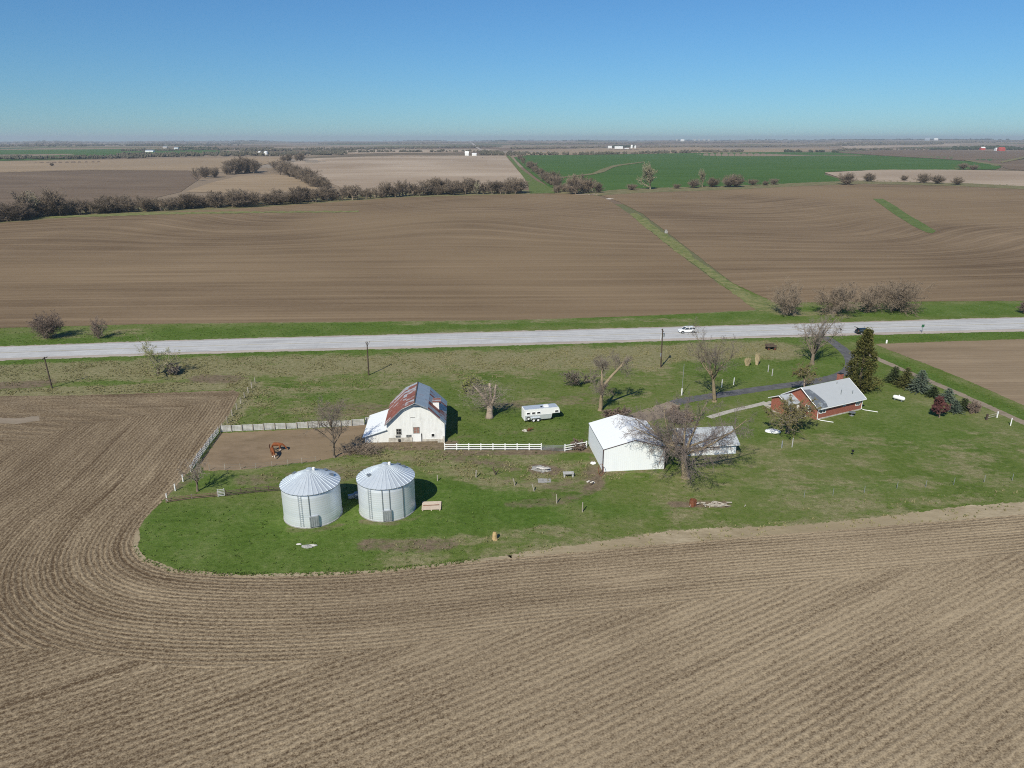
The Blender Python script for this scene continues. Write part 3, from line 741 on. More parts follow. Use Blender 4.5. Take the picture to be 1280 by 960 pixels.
sheet('farm_lane', [(850, 499), (835, 502), (800, 514), (772, 524), (790, 534), (828, 522), (850, 506)], 'gravel', 3, 6, 1.5, (3, 1.5), None, (), 51)
strip_sheet('garden_walk', [(886, 522), (905, 516), (925, 511), (948, 506), (958, 503)], 1.3, 'concrete', 5, (.2, .2), None, 45)
sheet('patio', [(952, 505), (962, 501), (990, 510), (1002, 520), (992, 524), (965, 514)], 'concrete', 4, 6, 2, (.8, .6), None, (), 46)
strip_sheet('dirt_track', [(1082, 440), (1100, 450), (1130, 463), (1180, 484), (1230, 506), (1290, 533), (1400, 585)], 1.9, 'gravel', 3, (1.2, .8), None, 47)
sheet('concrete_pad', [(664, 583), (676, 581.5), (690, 589), (678, 591), (666, 588)], 'stone_grey', 4, 5, 1.2, (.8, .6), None, (), 48)
sheet('concrete_pad', [(672, 598), (688, 598), (689, 603), (673, 603.5)], 'stone_grey', 4, 5, 1.5, (.6, .5), None, (), 49)
sheet('bare_patch', [(-20, 521), (20, 523), (48, 520), (50, 526), (20, 530), (-20, 529)], 'gravel', 5, 5, 2, (2, 1), None, (), 50)

# ------------------------------------------------------------------ vegetation
def grow(P, p, d, L, r, lev, out, rr):
    n = P['seg'][lev]; pts = [p.copy()]; rads = [r]; dirs = []
    endr = P['end'][lev]
    for i in range(n):
        d = d+Vector((rr.gauss(0, 1), rr.gauss(0, 1), rr.gauss(0, 1)))*P['wig'][lev]+Vector((0, 0, P['trop'][lev]))
        d.normalize(); p = p+d*(L/n); pts.append(p.copy()); dirs.append(d.copy())
        rads.append(max(P['minr'], r*(1-(1-endr)*(i+1)/n)))
    out[lev].tube(pts, rads, P['sides'][lev], cap=lev < 2)
    if lev+1 >= len(P['seg']):
        if P.get('leaf') and rr.random() < P['leafp']:
            for _ in range(P['leaf']):
                i = rr.randrange(1, len(pts)); q = pts[i]+Vector((rr.gauss(0, 1), rr.gauss(0, 1), rr.gauss(0, 1)))*P['leafs']*.8
                a = Vector((rr.gauss(0, 1), rr.gauss(0, 1), rr.gauss(0, 1))).normalized()*P['leafs']; b = a.orthogonal().normalized()*P['leafs']*.6
                out['leaf'].add([q-a, q+b, q+a, q-b], [(0, 1, 2, 3)])
        return
    k = P['kids'][lev]; k = max(1, int(round(k*rr.uniform(.8, 1.2))))
    ang0 = rr.random()*6.28
    for j in range(k):
        f = P['start'][lev]+(1-P['start'][lev])*((j+rr.random()*.8)/k)
        f = min(f, .999); i = min(int(f*n), n-1); q = pts[i].lerp(pts[i+1], f*n-i); dd = dirs[i]
        a = ang0+j*2.4+rr.uniform(-.4, .4)
        u = dd.orthogonal().normalized(); w = dd.cross(u)
        ang = R(rr.uniform(*P['ang'][lev]))
        nd = dd*math.cos(ang)+(u*math.cos(a)+w*math.sin(a))*math.sin(ang)
        cl = L*P['len'][lev]*rr.uniform(.65, 1.15)*(1-.45*(f-P['start'][lev])/(1.0001-P['start'][lev]) if lev == 0 else 1-.3*f)
        cr = min(rads[i]*P['rr'][lev], rads[i]*.95)
        grow(P, q, nd.normalized(), cl, max(P['minr'], cr), lev+1, out, rr)

BASE = dict(seg=[6, 6, 5, 4, 3], end=[.45, .25, .25, .4, .5], wig=[.06, .13, .18, .22, .25], trop=[.02, .06, .05, .03, .02],
            sides=[9, 6, 4, 3, 3], minr=.014, kids=[8, 7, 7, 6], start=[.32, .2, .15, .15], ang=[(30, 60), (28, 60), (28, 65), (25, 65)],
            len=[.72, .55, .5, .5], rr=[.55, .5, .5, .55], leaf=0, leafp=0, leafs=.12)
def bare_tree(name, label, cat, loc, h, tr, seed, P=None, mats=('bark', 'twig', 'bud'), lean=(0, 0), forks=None, group=None, rz=0, parts=True):
    Q = dict(BASE); Q.update(P or {}); rr = random.Random(seed)
    k = 1.0
    for pas in range(3):
        rr = random.Random(seed); out = {i: MB() for i in range(len(Q['seg']))}; out['leaf'] = MB()
        if forks is None:
            grow(Q, Vector((0, 0, -.1)), Vector((lean[0], lean[1], 1)).normalized(), h*Q.get('trunk', .45)*k, tr, 0, out, rr)
            out[0].lathe([(tr*1.35, -.1), (tr*1.15, .12), (tr*.99, .45)], 9)
        else:
            for (p, d, L, r) in forks: grow(Q, Vector(p)*k, Vector(d).normalized(), L*k, r, 0, out, rr)
            out[0].lathe([(tr*1.35, -.1), (tr*1.1, .15), (tr*.98, .5)], 9)
        trunk = MB(); crown = MB()
        for i in range(len(Q['seg'])):
            t = trunk if i <= Q.get('tl', 1) else crown
            t.add(out[i].v, out[i].f)
        zmax = np.percentile(np.array(trunk.v+crown.v)[:, 2], 99.5)
        if abs(zmax-h) < .02*h: break
        k *= h/zmax
    t = thing(name, label, cat, loc, rz, group)
    if not parts:
        trunk.add(crown.v, crown.f); trunk.build('crown', mats[1], t); 
    else:
        trunk.build('trunk', mats[0], t, True)
        if crown.f: crown.build('crown', mats[1], t)
    if out['leaf'].f: out['leaf'].build('leaves', mats[2], t)
    return t

def single_tree_mesh(name, h, tr, seed, P, mat, leafmat=None):
    """whole far tree as one mesh object"""
    Q = dict(BASE); Q.update(P); rr = random.Random(seed)
    out = {i: MB() for i in range(len(Q['seg']))}; out['leaf'] = MB()
    if Q.get('multi'):
        for j in range(Q['multi']):
            a = rr.random()*6.28; s = rr.uniform(.1, Q.get('splay', .7))
            grow(Q, Vector((math.cos(a)*.25*rr.random(), math.sin(a)*.25*rr.random(), -.1)), Vector((math.cos(a)*s, math.sin(a)*s, 1)).normalized(), h*.6*rr.uniform(.7, 1.1), tr*rr.uniform(.6, 1), 0, out, rr)
    else: grow(Q, Vector((0, 0, -.2)), Vector((rr.gauss(0, .08), rr.gauss(0, .08), 1)).normalized(), h*Q.get('trunk', .5), tr, 0, out, rr)
    m = MB()
    for i in range(len(Q['seg'])): m.add(out[i].v, out[i].f)
    z = np.percentile(np.array(m.v)[:, 2], 99.5); k = h/z; m.v = [(a*k, b*k, c*k) for a, b, c in m.v]
    o = m.build(name, mat)
    if out['leaf'].f:
        out['leaf'].v = [(a*k, b*k, c*k) for a, b, c in out['leaf'].v]; out['leaf'].build('leaves', leafmat, o)
    return o

# --- the farm trees
def T(px, py, top): 
    b = G(px, py); return b, zat(b, top)
b, h = T(857, 597, 500)
bare_tree('bare_tree', 'broad bare tree with thick tan trunk and spreading twigs before the garage', 'tree', b, h, .62, 21,
          dict(seg=[6, 7, 6, 5, 4], trunk=.28, kids=[9, 10, 10, 8], start=[.52, .16, .12, .12], ang=[(30, 84), (28, 62), (30, 70), (30, 75)], len=[2.2, .50, .48, .5], trop=[.02, .035, .0, -.035, -.07], wig=[.06, .12, .17, .22, .28], minr=.013, rr=[.5, .40, .42, .5], end=[.6, .2, .25, .4, .5]), ('bark_tan', 'twig_mauve', 'bud'), (-.16, .10))
b, h = T(893, 502, 402)
bare_tree('bare_tree', 'tall bare tree with pale straight trunk beside the dark driveway', 'tree', b, h, .46, 5,
          dict(seg=[6, 7, 6, 5, 3], trunk=.36, kids=[8, 9, 8, 7], start=[.70, .2, .15, .15], ang=[(10, 44), (20, 50), (25, 60), (25, 65)], len=[1.9, .46, .45, .5], minr=.0125, rr=[.6, .42, .45, .5]), ('bark_tan', 'twig', 'bud'))
b, h = T(1015, 455, 387)
bare_tree('bare_tree', 'many-limbed bare tree in front of the highway above the brick house', 'tree', b, h, .50, 9,
          dict(seg=[6, 7, 6, 5, 3], trunk=.25, kids=[9, 9, 8, 7], start=[.45, .2, .15, .15], ang=[(14, 52), (22, 50), (25, 60), (25, 65)], len=[2.6, .46, .45, .5], minr=.0135, rr=[.55, .42, .45, .5]), ('bark', 'twig', 'bud'))
b, h = T(750, 513, 440)
bare_tree('pruned_tree', 'topped tree with two pale forked limbs and a haze of thin twigs', 'tree', b, h*.96, .42, 14,
          dict(seg=[6, 5, 4, 3], end=[.6, .3, .4, .5], kids=[11, 11, 9], start=[.6, .1, .1], ang=[(40, 85), (30, 65), (30, 65)], len=[.55, .6, .6], rr=[.16, .5, .6], trop=[.03, .06, .0, -.03], sides=[9, 4, 3, 3], tl=0, minr=.014, fit=True),
          ('bark_tan', 'twig', 'bud'), forks=[((0, 0, -.1), (.05, 0, 1), 5.2, .45), ((.2, 0, 4.8), (.85, .1, 1), 6.8, .33), ((.15, 0, 4.6), (-.12, .25, 1), 5.2, .28)])
b, h = T(612, 522, 480)
t = thing('dead_tree', 'dead tree stump with cut pale limbs and few sprouts behind the barn fence', 'tree', b)
m = MB(); m.tube([(0, 0, -.1), (0, 0, .4), (.05, 0, 1.4), (.1, 0, 2.6)], [.92, .70, .58, .54], 10)
for pts, rd in ([[(.0, 0, 2.2), (-.9, .1, 3.9), (-2.0, .2, 5.3), (-2.9, .3, 6.2)], [.38, .30, .22, .12]], [[(.15, 0, 2.3), (.25, .3, 4.2), (.05, .4, 6.8)], [.36, .29, .22]],
                [[(.25, 0, 2.3), (.95, .1, 4.0), (1.15, .2, 5.9), (1.3, .2, 6.6)], [.38, .28, .21, .12]], [[(-.5, .2, 3.2), (-.75, .6, 5.0), (-1.0, .8, 6.0)], [.15, .12, .07]], [[(.9, 0, 3.6), (1.9, -.2, 4.4)], [.12, .05]]):
    m.tube(pts, rd, 7)
m.build('trunk', 'bark_dead', t, True)
rr = random.Random(3); lm = MB(); tw = MB()
for _ in range(90):
    c = Vector((rr.gauss(-2.6, 1.3), rr.gauss(.6, 1.0), rr.uniform(3.6, 6.0))); e = c+Vector((rr.gauss(-.3, .4), rr.gauss(0, .4), rr.uniform(.2, .9)))
    tw.tube([c, e], [.014, .008], 3, False)
    for _k in range(4):
        q = c.lerp(e, rr.random()); a = Vector((rr.gauss(0, 1), rr.gauss(0, 1), rr.gauss(0, 1))).normalized()*.06; bb = a.orthogonal().normalized()*.04; lm.add([q-a, q+bb, q+a, q-bb], [(0, 1, 2, 3)])
for _ in range(1100):
    c = Vector((rr.gauss(-.7, 2.0), rr.gauss(.2, 1.2), rr.uniform(2.4, 6.4))); e = c+Vector((rr.gauss(0, .8), rr.gauss(0, .6), rr.uniform(-.3, .9)))
    tw.tube([c, e], [.020, .010], 3, False)
tw.build('twigs', 'twig', t); lm.build('leaves', 'bud_green', t)
b, h = T(197, 467, 426)
bare_tree('budding_tree', 'yellow-green budding tree standing south of the highway near the left utility pole', 'tree', b, h, .38, 31,
          dict(trunk=.16, kids=[8, 7, 7, 6], start=[.4, .2, .15, .15], ang=[(35, 72), (25, 55), (30, 60), (30, 60)], len=[3.0, .5, .5, .5], trop=[.02, .03, .03, .02, 0], leaf=2, leafp=.5, leafs=.08, minr=.014, tl=0), ('bark', 'twig_pale', 'bud_green'), (.25, 0))
b, h = T(418, 572, 500)
bare_tree('bare_tree', 'slender bare tree at the corral edge left of the white barn', 'tree', b, h, .22, 41,
          dict(trunk=.5, kids=[13, 9, 7, 5], start=[.22, .2, .2, .2], ang=[(22, 42), (22, 45), (25, 50), (25, 50)], len=[.72, .5, .5, .5], minr=.011, rr=[.45, .45, .5, .5]), ('bark', 'twig', 'bud'))
b, h = T(247, 614, 572)
bare_tree('bare_tree', 'small grey bare tree at the corner of the corral by the wooden rail fence', 'tree', b, h, .17, 51,
          dict(trunk=.3, kids=[10, 8, 6, 4], start=[.3, .15, .2, .2], ang=[(20, 48), (22, 45), (25, 50), (25, 50)], len=[1.5, .45, .5, .5], minr=.012), ('bark', 'twig', 'bud'))
b, h = T(984, 541, 494)
bare_tree('budding_tree', 'low spreading olive budding tree in front of the brick house gable', 'tree', b, h, .34, 61,
          dict(trunk=.26, kids=[9, 8, 7, 5], start=[.3, .15, .15, .15], ang=[(40, 72), (28, 60), (30, 65), (30, 65)], len=[1.5, .55, .5, .5], trop=[.02, .02, .0, -.02, -.03], leaf=4, leafp=.9, leafs=.085, minr=.012), ('bark', 'twig', 'bud'), rz=1.0)
b, h = T(1005, 498, 456)
bare_tree('budding_tree', 'small round olive budding tree with pale trunk behind the brick house', 'tree', b, h, .28, 71,
          dict(trunk=.42, kids=[10, 8, 6, 5], start=[.55, .15, .15, .15], ang=[(30, 75), (28, 60), (30, 65), (30, 65)], len=[.85, .55, .5, .5], leaf=3, leafp=.9, leafs=.08, minr=.012), ('bark_dead', 'twig', 'bud'))
b, h = T(1174, 522, 496)
bare_tree('purple_tree', 'small purple-leaved tree on the lawn before the blue spruces', 'tree', b, h, .12, 81,
          dict(trunk=.5, kids=[11, 8, 6, 4], start=[.15, .1, .1, .1], ang=[(30, 65), (28, 60), (30, 65), (30, 65)], len=[.62, .5, .5, .5], leaf=5, leafp=1, leafs=.085, minr=.010), ('bark', 'twig', 'bud_red'))
# roadside and yard shrubs
SHR = dict(seg=[5, 5, 4, 3], end=[.35, .3, .3, .5], wig=[.12, .16, .2, .25], trop=[.03, .03, .02, .0], sides=[4, 3, 3, 3], minr=.016,
           kids=[8, 8, 6], start=[.12, .12, .15], ang=[(20, 55), (25, 60), (25, 60)], len=[.6, .55, .55], rr=[.6, .6, .6], multi=14, splay=.9)
def shrub(name, label, cat, px, py, top, seed, mat='shrub', wide=1.0, P=None, leafmat=None, group=None):
    b, h = T(px, py, top)
    Q = dict(SHR); Q.update(P or {})
    o = single_tree_mesh(name, h, .05*h/6, seed, Q, mat, leafmat); o.location = b; o.scale = (wide, wide, 1); o.rotation_euler = (0, 0, seed)
    tag(o, label, cat, group); return o
shrub('bare_shrub', 'grey-pink bare shrub on the highway verge, leftmost of two', 'shrub', 58, 423, 391, 101, 'shrub', 1.0)
shrub('bare_shrub', 'thin reddish bare shrub on the highway verge, right of a denser one', 'shrub', 124, 423, 396, 102, 'shrub', .8, dict(kids=[6, 6, 4]))
shrub('bare_shrub', 'upright dark bare shrub at the field corner beyond the highway', 'shrub', 985, 394, 351, 103, 'twig_far', .85)
shrub('bare_shrub', 'wide bare shrub beyond the highway, left in the clump of three', 'shrub', 1043, 392, 355, 104, 'twig_far', 1.25)
shrub('bare_shrub', 'lower bare shrub in the middle of the clump beyond the highway', 'shrub', 1085, 390, 357, 105, 'twig_far', 1.0)
shrub('bare_shrub', 'tallest wide bare shrub at the right end of the clump beyond the highway', 'shrub', 1118, 388, 350, 106, 'twig_far', 1.25)
shrub('bare_shrub', 'brown shrub cut by the right photo edge beside the highway', 'shrub', 1281, 392, 374, 107, 'shrub', 1.0)
shrub('bare_shrub', 'bare brown bush beside the dirt track right of the spruces', 'shrub', 1217, 516, 501, 108, 'shrub', .8)
shrub('bare_shrub', 'reddish brown low bush at the white fence beside the shed', 'shrub', 724, 561, 552, 109, 'shrub', 1.3)
shrub('bare_shrub', 'brown bush on the driveway edge behind the shed', 'shrub', 770, 530, 512, 110, 'shrub', 1.5)
shrub('bare_shrub', 'reddish bush between the shed and the driveway near the walk', 'shrub', 845, 528, 508, 111, 'shrub', 1.2)
shrub('budding_shrub', 'yellow-green budding shrub in rough grass beyond the dead tree', 'shrub', 588, 488, 472, 112, 'twig_pale', 1.4, dict(leaf=2, leafp=.5, leafs=.055, multi=6), 'bud_green')
shrub('bare_shrub', 'grey thicket in rough grass behind the topped tree', 'shrub', 722, 480, 458, 113, 'twig', 1.2, dict(multi=6, kids=[6, 6, 5]))
shrub('bare_shrub', 'small brown shrub behind the budding tree left of the highway fence', 'shrub', 218, 466, 455, 114, 'twig', 1.4)
# brush heap by the barn
b = G(452, 566); t = MB(); rr = random.Random(5)
for _ in range(420):
    c = Vector((rr.gauss(0, 1.9), rr.gauss(0, .9), abs(rr.gauss(.1, .5)))); d = Vector((rr.gauss(0, 1), rr.gauss(0, .8), rr.gauss(.15, .35))).normalized()*rr.uniform(.6, 2.2)
    t.tube([c, c+d*.5+Vector((0, 0, rr.uniform(-.1, .2))), c+d], [.035, .025, .012], 3, False)
for _ in range(5):
    c = Vector((rr.gauss(-1.0, 1.0), rr.gauss(0, .5), .2)); t.tube([c, c+Vector((2.6, .9, 1.2))], [.10, .05], 5)
o = t.build('brush_pile', 'bark', None, loc=b); tag(o, 'tangled pile of cut branches at the left foot of the barn', 'brush pile')

def conifer(name, label, px, py, top, rbase, kind, mat, seed, group=None):
    b, h = T(px, py, top); rr = random.Random(seed); t = thing(name, label, 'tree', b, seed, group)
    m = MB(); m.tube([(0, 0, -.1), (0, 0, h*.5), (0, 0, h*.96)], [.045*h*.6, .02*h, .02], 7); m.build('trunk', 'bark', t, True)
    f = MB()
    def leafq(q, a, w):
        n = Vector((rr.gauss(0, 1), rr.gauss(0, 1), rr.gauss(0, 1))); s = a.cross(n)
        if s.length < 1e-5: return
        s.normalize(); f.add([q, q+a*.5+s*w, q+a, q+a*.5-s*w], [(0, 1, 2, 3)])
    if kind == 'cedar':
        ofs = Vector((seed*3.3, 1, 2))
        for _ in range(950):
            z = (rr.random()**1.15)*.98+.015; a = rr.random()*6.283
            prof = (1-z)**.78*min(1, .6+z*3.2)
            lump = 1+1.15*mnoise.noise(Vector((math.cos(a)*1.8, math.sin(a)*1.8, z*9))+ofs)
            r = rbase*prof*lump*math.sqrt(rr.uniform(.35, 1))+.1
            c = Vector((math.cos(a)*r, math.sin(a)*r, z*h)); out = Vector((math.cos(a), math.sin(a), .55)).normalized()
            for _k in range(16):
                q = c+Vector((rr.gauss(0, .22), rr.gauss(0, .22), rr.gauss(0, .26)))
                d = (out+Vector((rr.gauss(0, .6), rr.gauss(0, .6), rr.gauss(0, .5)))).normalized()*rr.uniform(.25, .5); leafq(q, d, .085)
    else:
        nz = max(9, int(h/.27))
        for i in range(nz):
            z = .03+.95*i/nz; L = rbase*(1-z)**.85*rr.uniform(.9, 1.1)+.08; nb = max(6, int(17*(1-z*.6)))
            for j in range(nb):
                a = 6.283*(j+rr.random()*.7)/nb+i; ll = L*rr.uniform(.75, 1.12); ca, sa = math.cos(a), math.sin(a); zz = z*h+rr.gauss(0, .05)
                k = max(3, int(ll/.16))
                for q in range(k):
                    s = (q+.6)/k; c = Vector((ca*ll*s, sa*ll*s, zz-.22*ll*s+.18*ll*s*s))
                    for sd in (-1, 1, 0):
                        d = Vector((ca*.7-sa*sd*.8, sa*.7+ca*sd*.8, rr.uniform(-.25, .35))).normalized()*rr.uniform(.2, .34)*(1.15-.4*s); leafq(c, d, .07)
    f.build('crown', mat, t); return t
conifer('cedar_tree', 'tall brown-green cedar towering behind the brick house chimney', 1073, 488, 413, 3.2, 'cedar', 'cedar', 201)
conifer('spruce_tree', 'dark green spruce, leftmost of the three close spruces on the lawn', 1117, 478, 457, 2.3, 'spruce', 'spruce', 202)
conifer('spruce_tree', 'olive green spruce between a dark and a blue-grey spruce', 1131, 484, 458, 2.5, 'spruce', 'spruce_olive', 203)
conifer('spruce_tree', 'full blue-grey spruce with layered boughs, right of the olive one', 1149, 489, 461, 3.0, 'spruce', 'spruce_blue', 204)
conifer('spruce_tree', 'small round dark spruce alone between the blue spruce and the purple tree', 1166, 496, 482, 1.8, 'spruce', 'spruce', 205)
conifer('spruce_tree', 'blue-grey spruce directly behind the purple tree', 1184, 502, 484, 2.2, 'spruce', 'spruce_blue', 206)
conifer('spruce_tree', 'low blue-grey spruce at the right foot of the purple tree', 1192, 515, 499, 1.9, 'spruce', 'spruce_blue', 207)
conifer('spruce_tree', 'squat dark green spruce farthest right, next to a brown bush', 1204, 512, 497, 1.9, 'spruce', 'spruce', 208)

# --- creek line and mid-distance trees: copied from a few grown trees
FARP = dict(seg=[5, 5, 4, 3], end=[.5, .3, .3, .5], wig=[.09, .15, .2, .25], trop=[.04, .08, .06, .02], sides=[5, 4, 3, 3], minr=.034,
            kids=[11, 8, 9], start=[.10, .12, .12], ang=[(18, 52), (20, 52), (22, 60)], len=[.85, .55, .5], rr=[.6, .55, .6], trunk=.45)
FARS = dict(FARP, multi=11, splay=.75, kids=[7, 8, 8], trunk=.5, ang=[(18, 50), (18, 52), (20, 58)], trop=[.05, .06, .05, .02], start=[.06, .1, .1])
protos = []
GRP = 'bare trees along the creek'
for i in range(7):
    o = single_tree_mesh('creek_tree', 12.0, .30 if i < 3 else .16, 300+i, FARP if i < 3 else FARS, 'twig_far')
    protos.append(o)
pale = single_tree_mesh('creek_tree', 12.0, .3, 320, dict(FARP, start=[.1, .1, .1], ang=[(28, 68), (24, 58), (22, 60)], trunk=.40, kids=[11, 9, 9], leaf=1, leafp=.3, leafs=.16), 'twig_pale', 'twig_pale')
used = set()
def put(px, py, top, label, group, proto=None, wide=1.0, cat='tree', dz=0):
    b = G(px, py); h = zat(b, top); o = proto or rng.choice(protos)
    first = o.name not in used
    sc = h/12.0; s3 = (sc*wide, sc*wide, sc)
    if first: used.add(o.name); o.location = b; o.rotation_euler = (0, 0, rng.random()*6.28); o.scale = s3; c = o
    else: c = dup(o, b, rng.random()*6.28, s3)
    tag(c, label, cat, group); return c
LC = [(-40, 283), (0, 279), (60, 272), (150, 266.5), (250, 262), (330, 258), (400, 253), (500, 247), (580, 244), (655, 243)]
def along(line, s):
    L = [0]
    for a, b in zip(line[:-1], line[1:]): L.append(L[-1]+math.dist(a, b))
    s *= L[-1]
    for i in range(len(line)-1):
        if s <= L[i+1]: k = (s-L[i])/(L[i+1]-L[i]); return (line[i][0]+(line[i+1][0]-line[i][0])*k, line[i][1]+(line[i+1][1]-line[i][1])*k)
    return line[-1]
N = 175
for i in range(N):
    s = (i+rng.uniform(-.4, .4))/N; x, y = along(LC, min(max(s, 0), 1)); y -= rng.uniform(0.3, 3.5)
    ht = (20+6*mnoise.noise(Vector((x*.02, 0, 3)))+rng.uniform(-5, 3)) if x < 160 else (16+6*mnoise.noise(Vector((x*.025, 0, 9)))+rng.uniform(-4, 4))
    if 95 < x < 115: ht *= .75
    sec = 'left' if x < 170 else ('mid' if x < 400 else 'right')
    lab = {'left': 'bare tree in the taller left stretch of the creek row beyond the brown field', 'mid': 'bare tree in the low middle stretch of the creek row under the tan knoll', 'right': 'bare tree in the creek row edging the pale stubble field'}[sec]
    put(x, y, y-max(7, ht*(.66 if rng.random() < .2 else 1.0)), lab, GRP+' '+sec, None, rng.uniform(1.15, 1.75))
for x, y, tp in ((32, 273, 238), (62, 270, 236), (75, 270, 243)): put(x, y, tp, 'large bare tree standing in front at the left end of the creek row', 'big trees at the left end of the creek', None, 1.1)
put(40, 272, 240, 'pale budding tree at the left end of the creek row', None, pale, .9)
put(597, 243, 227, 'small pale budding tree among bare ones near the right end of the creek row', None, pale, .6)
put(582, 243, 221, 'dark tall narrow tree rising above the right end of the creek row', None, protos[1], .55)
for (x0, y0, x1, y1, n, lab, g, hh) in ((345, 216, 412, 240, 26, 'bare tree in the diagonal belt right of the tan knoll', 'trees right of the tan knoll', 17), (284, 219, 324, 217, 12, 'bare tree in the round clump above the tan knoll', 'round clump above the tan knoll', 19),
                             (250, 224, 270, 222, 5, 'bare tree in the small clump left of the tan knoll', 'small clump left of the tan knoll', 13), (357, 205, 378, 202, 6, 'bare tree in the pair of far clumps above the diagonal belt', 'far clumps above the belt', 10),
                             (640, 199, 690, 238, 26, 'bare tree beside the grass strip left of the wheat field', 'trees beside the grass strip', 13), (690, 242, 746, 241, 16, 'reddish bare tree in the thicket at the corner of the wheat field', 'thicket at the wheat corner', 16)):
    for i in range(n):
        k = (i+rng.random()*.8)/n; x = x0+(x1-x0)*k+rng.gauss(0, 2.0)+(6 if 'grass strip' in lab else 0); y = y0+(y1-y0)*k-rng.uniform(0, 2.5)
        f = 1.0
        if 'round' in lab: f = .6+.5*math.sin(math.pi*k)
        if 'grass strip' in lab: f = .45+.75*k*(1 if rng.random() > .25 else .5)
        if 'thicket' in lab: f = .5+.8*math.exp(-((k-.65)/.3)**2)
        put(x, y, y-hh*f*rng.uniform(.75, 1.1), lab, g, None, rng.uniform(1.0, 1.4))
put(246, 226, 210, 'single bare tree with a clear trunk left of the small clump', None, protos[2], .8)
put(813, 237, 204, 'large pale bare tree alone between ploughed field and wheat', None, pale, .85)
put(878, 234, 211, 'pale bare tree with bushes at its foot along the wheat edge', None, pale, .6)
for x, y, tp, lab in ((720, 243, 219, 'tallest bare tree in the thicket at the wheat corner'), (888, 234, 222, 'low bush beside the pale tree at the wheat edge'), (866, 235, 224, 'low bush left of the pale tree at the wheat edge'), (911, 234, 219, 'rounded bare bush pair, left one, at the wheat edge'), (920, 234, 218, 'rounded bare bush pair, right one, at the wheat edge'),
                     (941, 232, 224, 'small round bush second from the bush pair at the wheat edge'), (967, 231, 223.5, 'small round bush midway along the wheat edge'), (790, 238, 230, 'low brown bush left of the large pale tree'), (846, 236, 230, 'low brown bush right of the large pale tree'), (955, 232, 226, 'tiny bush between two round ones at the wheat edge'),
                     (1061, 231, 216, 'yellowish bush at the tip of the pale stubble field'), (1083, 227, 216, 'reddish bush right of the yellowish one at the stubble tip'), (1128, 226, 219, 'low reddish scrub in the pale stubble margin'), (1153, 229.5, 217, 'broad dark bush on the right field margin'), (1171, 230, 219, 'rounded bush right of the broad dark bush on the margin'),
                     (1197, 231.5, 221, 'pointed small bush farthest right on the field margin'), (1203, 212, 204, 'dark scrub patch at the far edge of the wheat field'), (1216, 213, 206, 'right half of the dark scrub at the far wheat edge'), (65, 208, 203, 'lone small tree in the tan stubble on the left')):
    put(x, y, tp, lab, None, rng.choice(protos[4:]), 1.7 if 'bush' in lab or 'scrub' in lab else 1.1, 'bush' if ('bush' in lab or 'scrub' in lab) else 'tree')
for o in protos+[pale]:
    if o.name not in used: bpy.data.objects.remove(o)

# --- woods far off: read as one mass
def woods(name, belts, mat, label, seed):
    rr = random.Random(seed); m = MB()
    for (x0, y0, x1, y1, n, hm, dep) in belts:
        px = np.array([x0+(x1-x0)*rr.random() for _ in range(n)]); k = (px-x0)/(x1-x0+1e-9)
        py = y0+(y1-y0)*k+np.array([rr.uniform(-dep, 0) for _ in range(n)])
        X, Y, Z = backproject(px, py)
        for x, y, z in zip(X, Y, Z):
            if math.hypot(x, y) > 23500: continue
            hh = hm*rr.uniform(.45, 1.15); w = hh*rr.uniform(.5, 1.1)*(1+math.hypot(x, y)/9000)
            for _ in range(3):
                ox, oy, oz = rr.gauss(0, w*.5), rr.gauss(0, w*.5), rr.uniform(.3, .7)*hh
                r = w*rr.uniform(.35, .6); c = (x+ox, y+oy, z+oz)
                a = rr.random()*6.28; vs = []
                for j, zz in enumerate((-1, -.3, .5, 1.05)):
                    rad_ = (.5, 1.0, .75, .1)[j]
                    for q in range(5):
                        an = a+q*1.257+j*.5; kk = r*rad_*rr.uniform(.7, 1.25); vs.append((c[0]+kk*math.cos(an), c[1]+kk*math.sin(an), c[2]+zz*hh*.45))
                fs = [(j*5+q, j*5+(q+1) % 5, j*5+5+(q+1) % 5, j*5+5+q) for j in range(3) for q in range(5)]
                m.add(vs, fs)
    o = m.build(name, mat); tag(o, label, 'woods', None, 'stuff'); return o
woods('distant_woods', [(-60, 200.5, 180, 198, 170, 9, 1.6), (150, 197, 430, 194, 420, 10, 3.2), (150, 190, 340, 187, 160, 10, 1.5), (390, 191, 620, 190.4, 120, 9, 1.), (600, 194, 660, 195, 90, 9, 3.5), (648, 194.6, 800, 193.2, 70, 9, 1.2), (800, 192.5, 925, 190.4, 110, 10, 1.4), (1050, 188.5, 1180, 187, 80, 10, 1.2), (960, 183.5, 1180, 181, 260, 11, 1.2), (-60, 184, 300, 182, 420, 12, 2.5), (300, 190, 620, 184.5, 330, 11, 1.6)], 'woods', 'bare grey-brown woods and hedgerows far beyond the fields', 5)
woods('distant_woods', [(800, 185, 1040, 183, 260, 12, 1.2), (640, 186.5, 780, 184.5, 200, 12, 1.), (-80, 180, 400, 178.5, 520, 15, 2.2), (400, 180.5, 620, 179.3, 260, 14, 1.6), (640, 181, 1040, 178, 300, 14, 1.4), (1040, 181, 1340, 177, 330, 14, 2.)], 'woods', 'blue-grey far woods in bands just under the skyline', 6)
woods('distant_woods', [(-80, 176.8, 640, 176.6, 420, 20, .9), (640, 176.6, 1340, 175, 380, 17, 1.4)], 'woods_dark', 'dark thin tree lines along the skyline', 7)
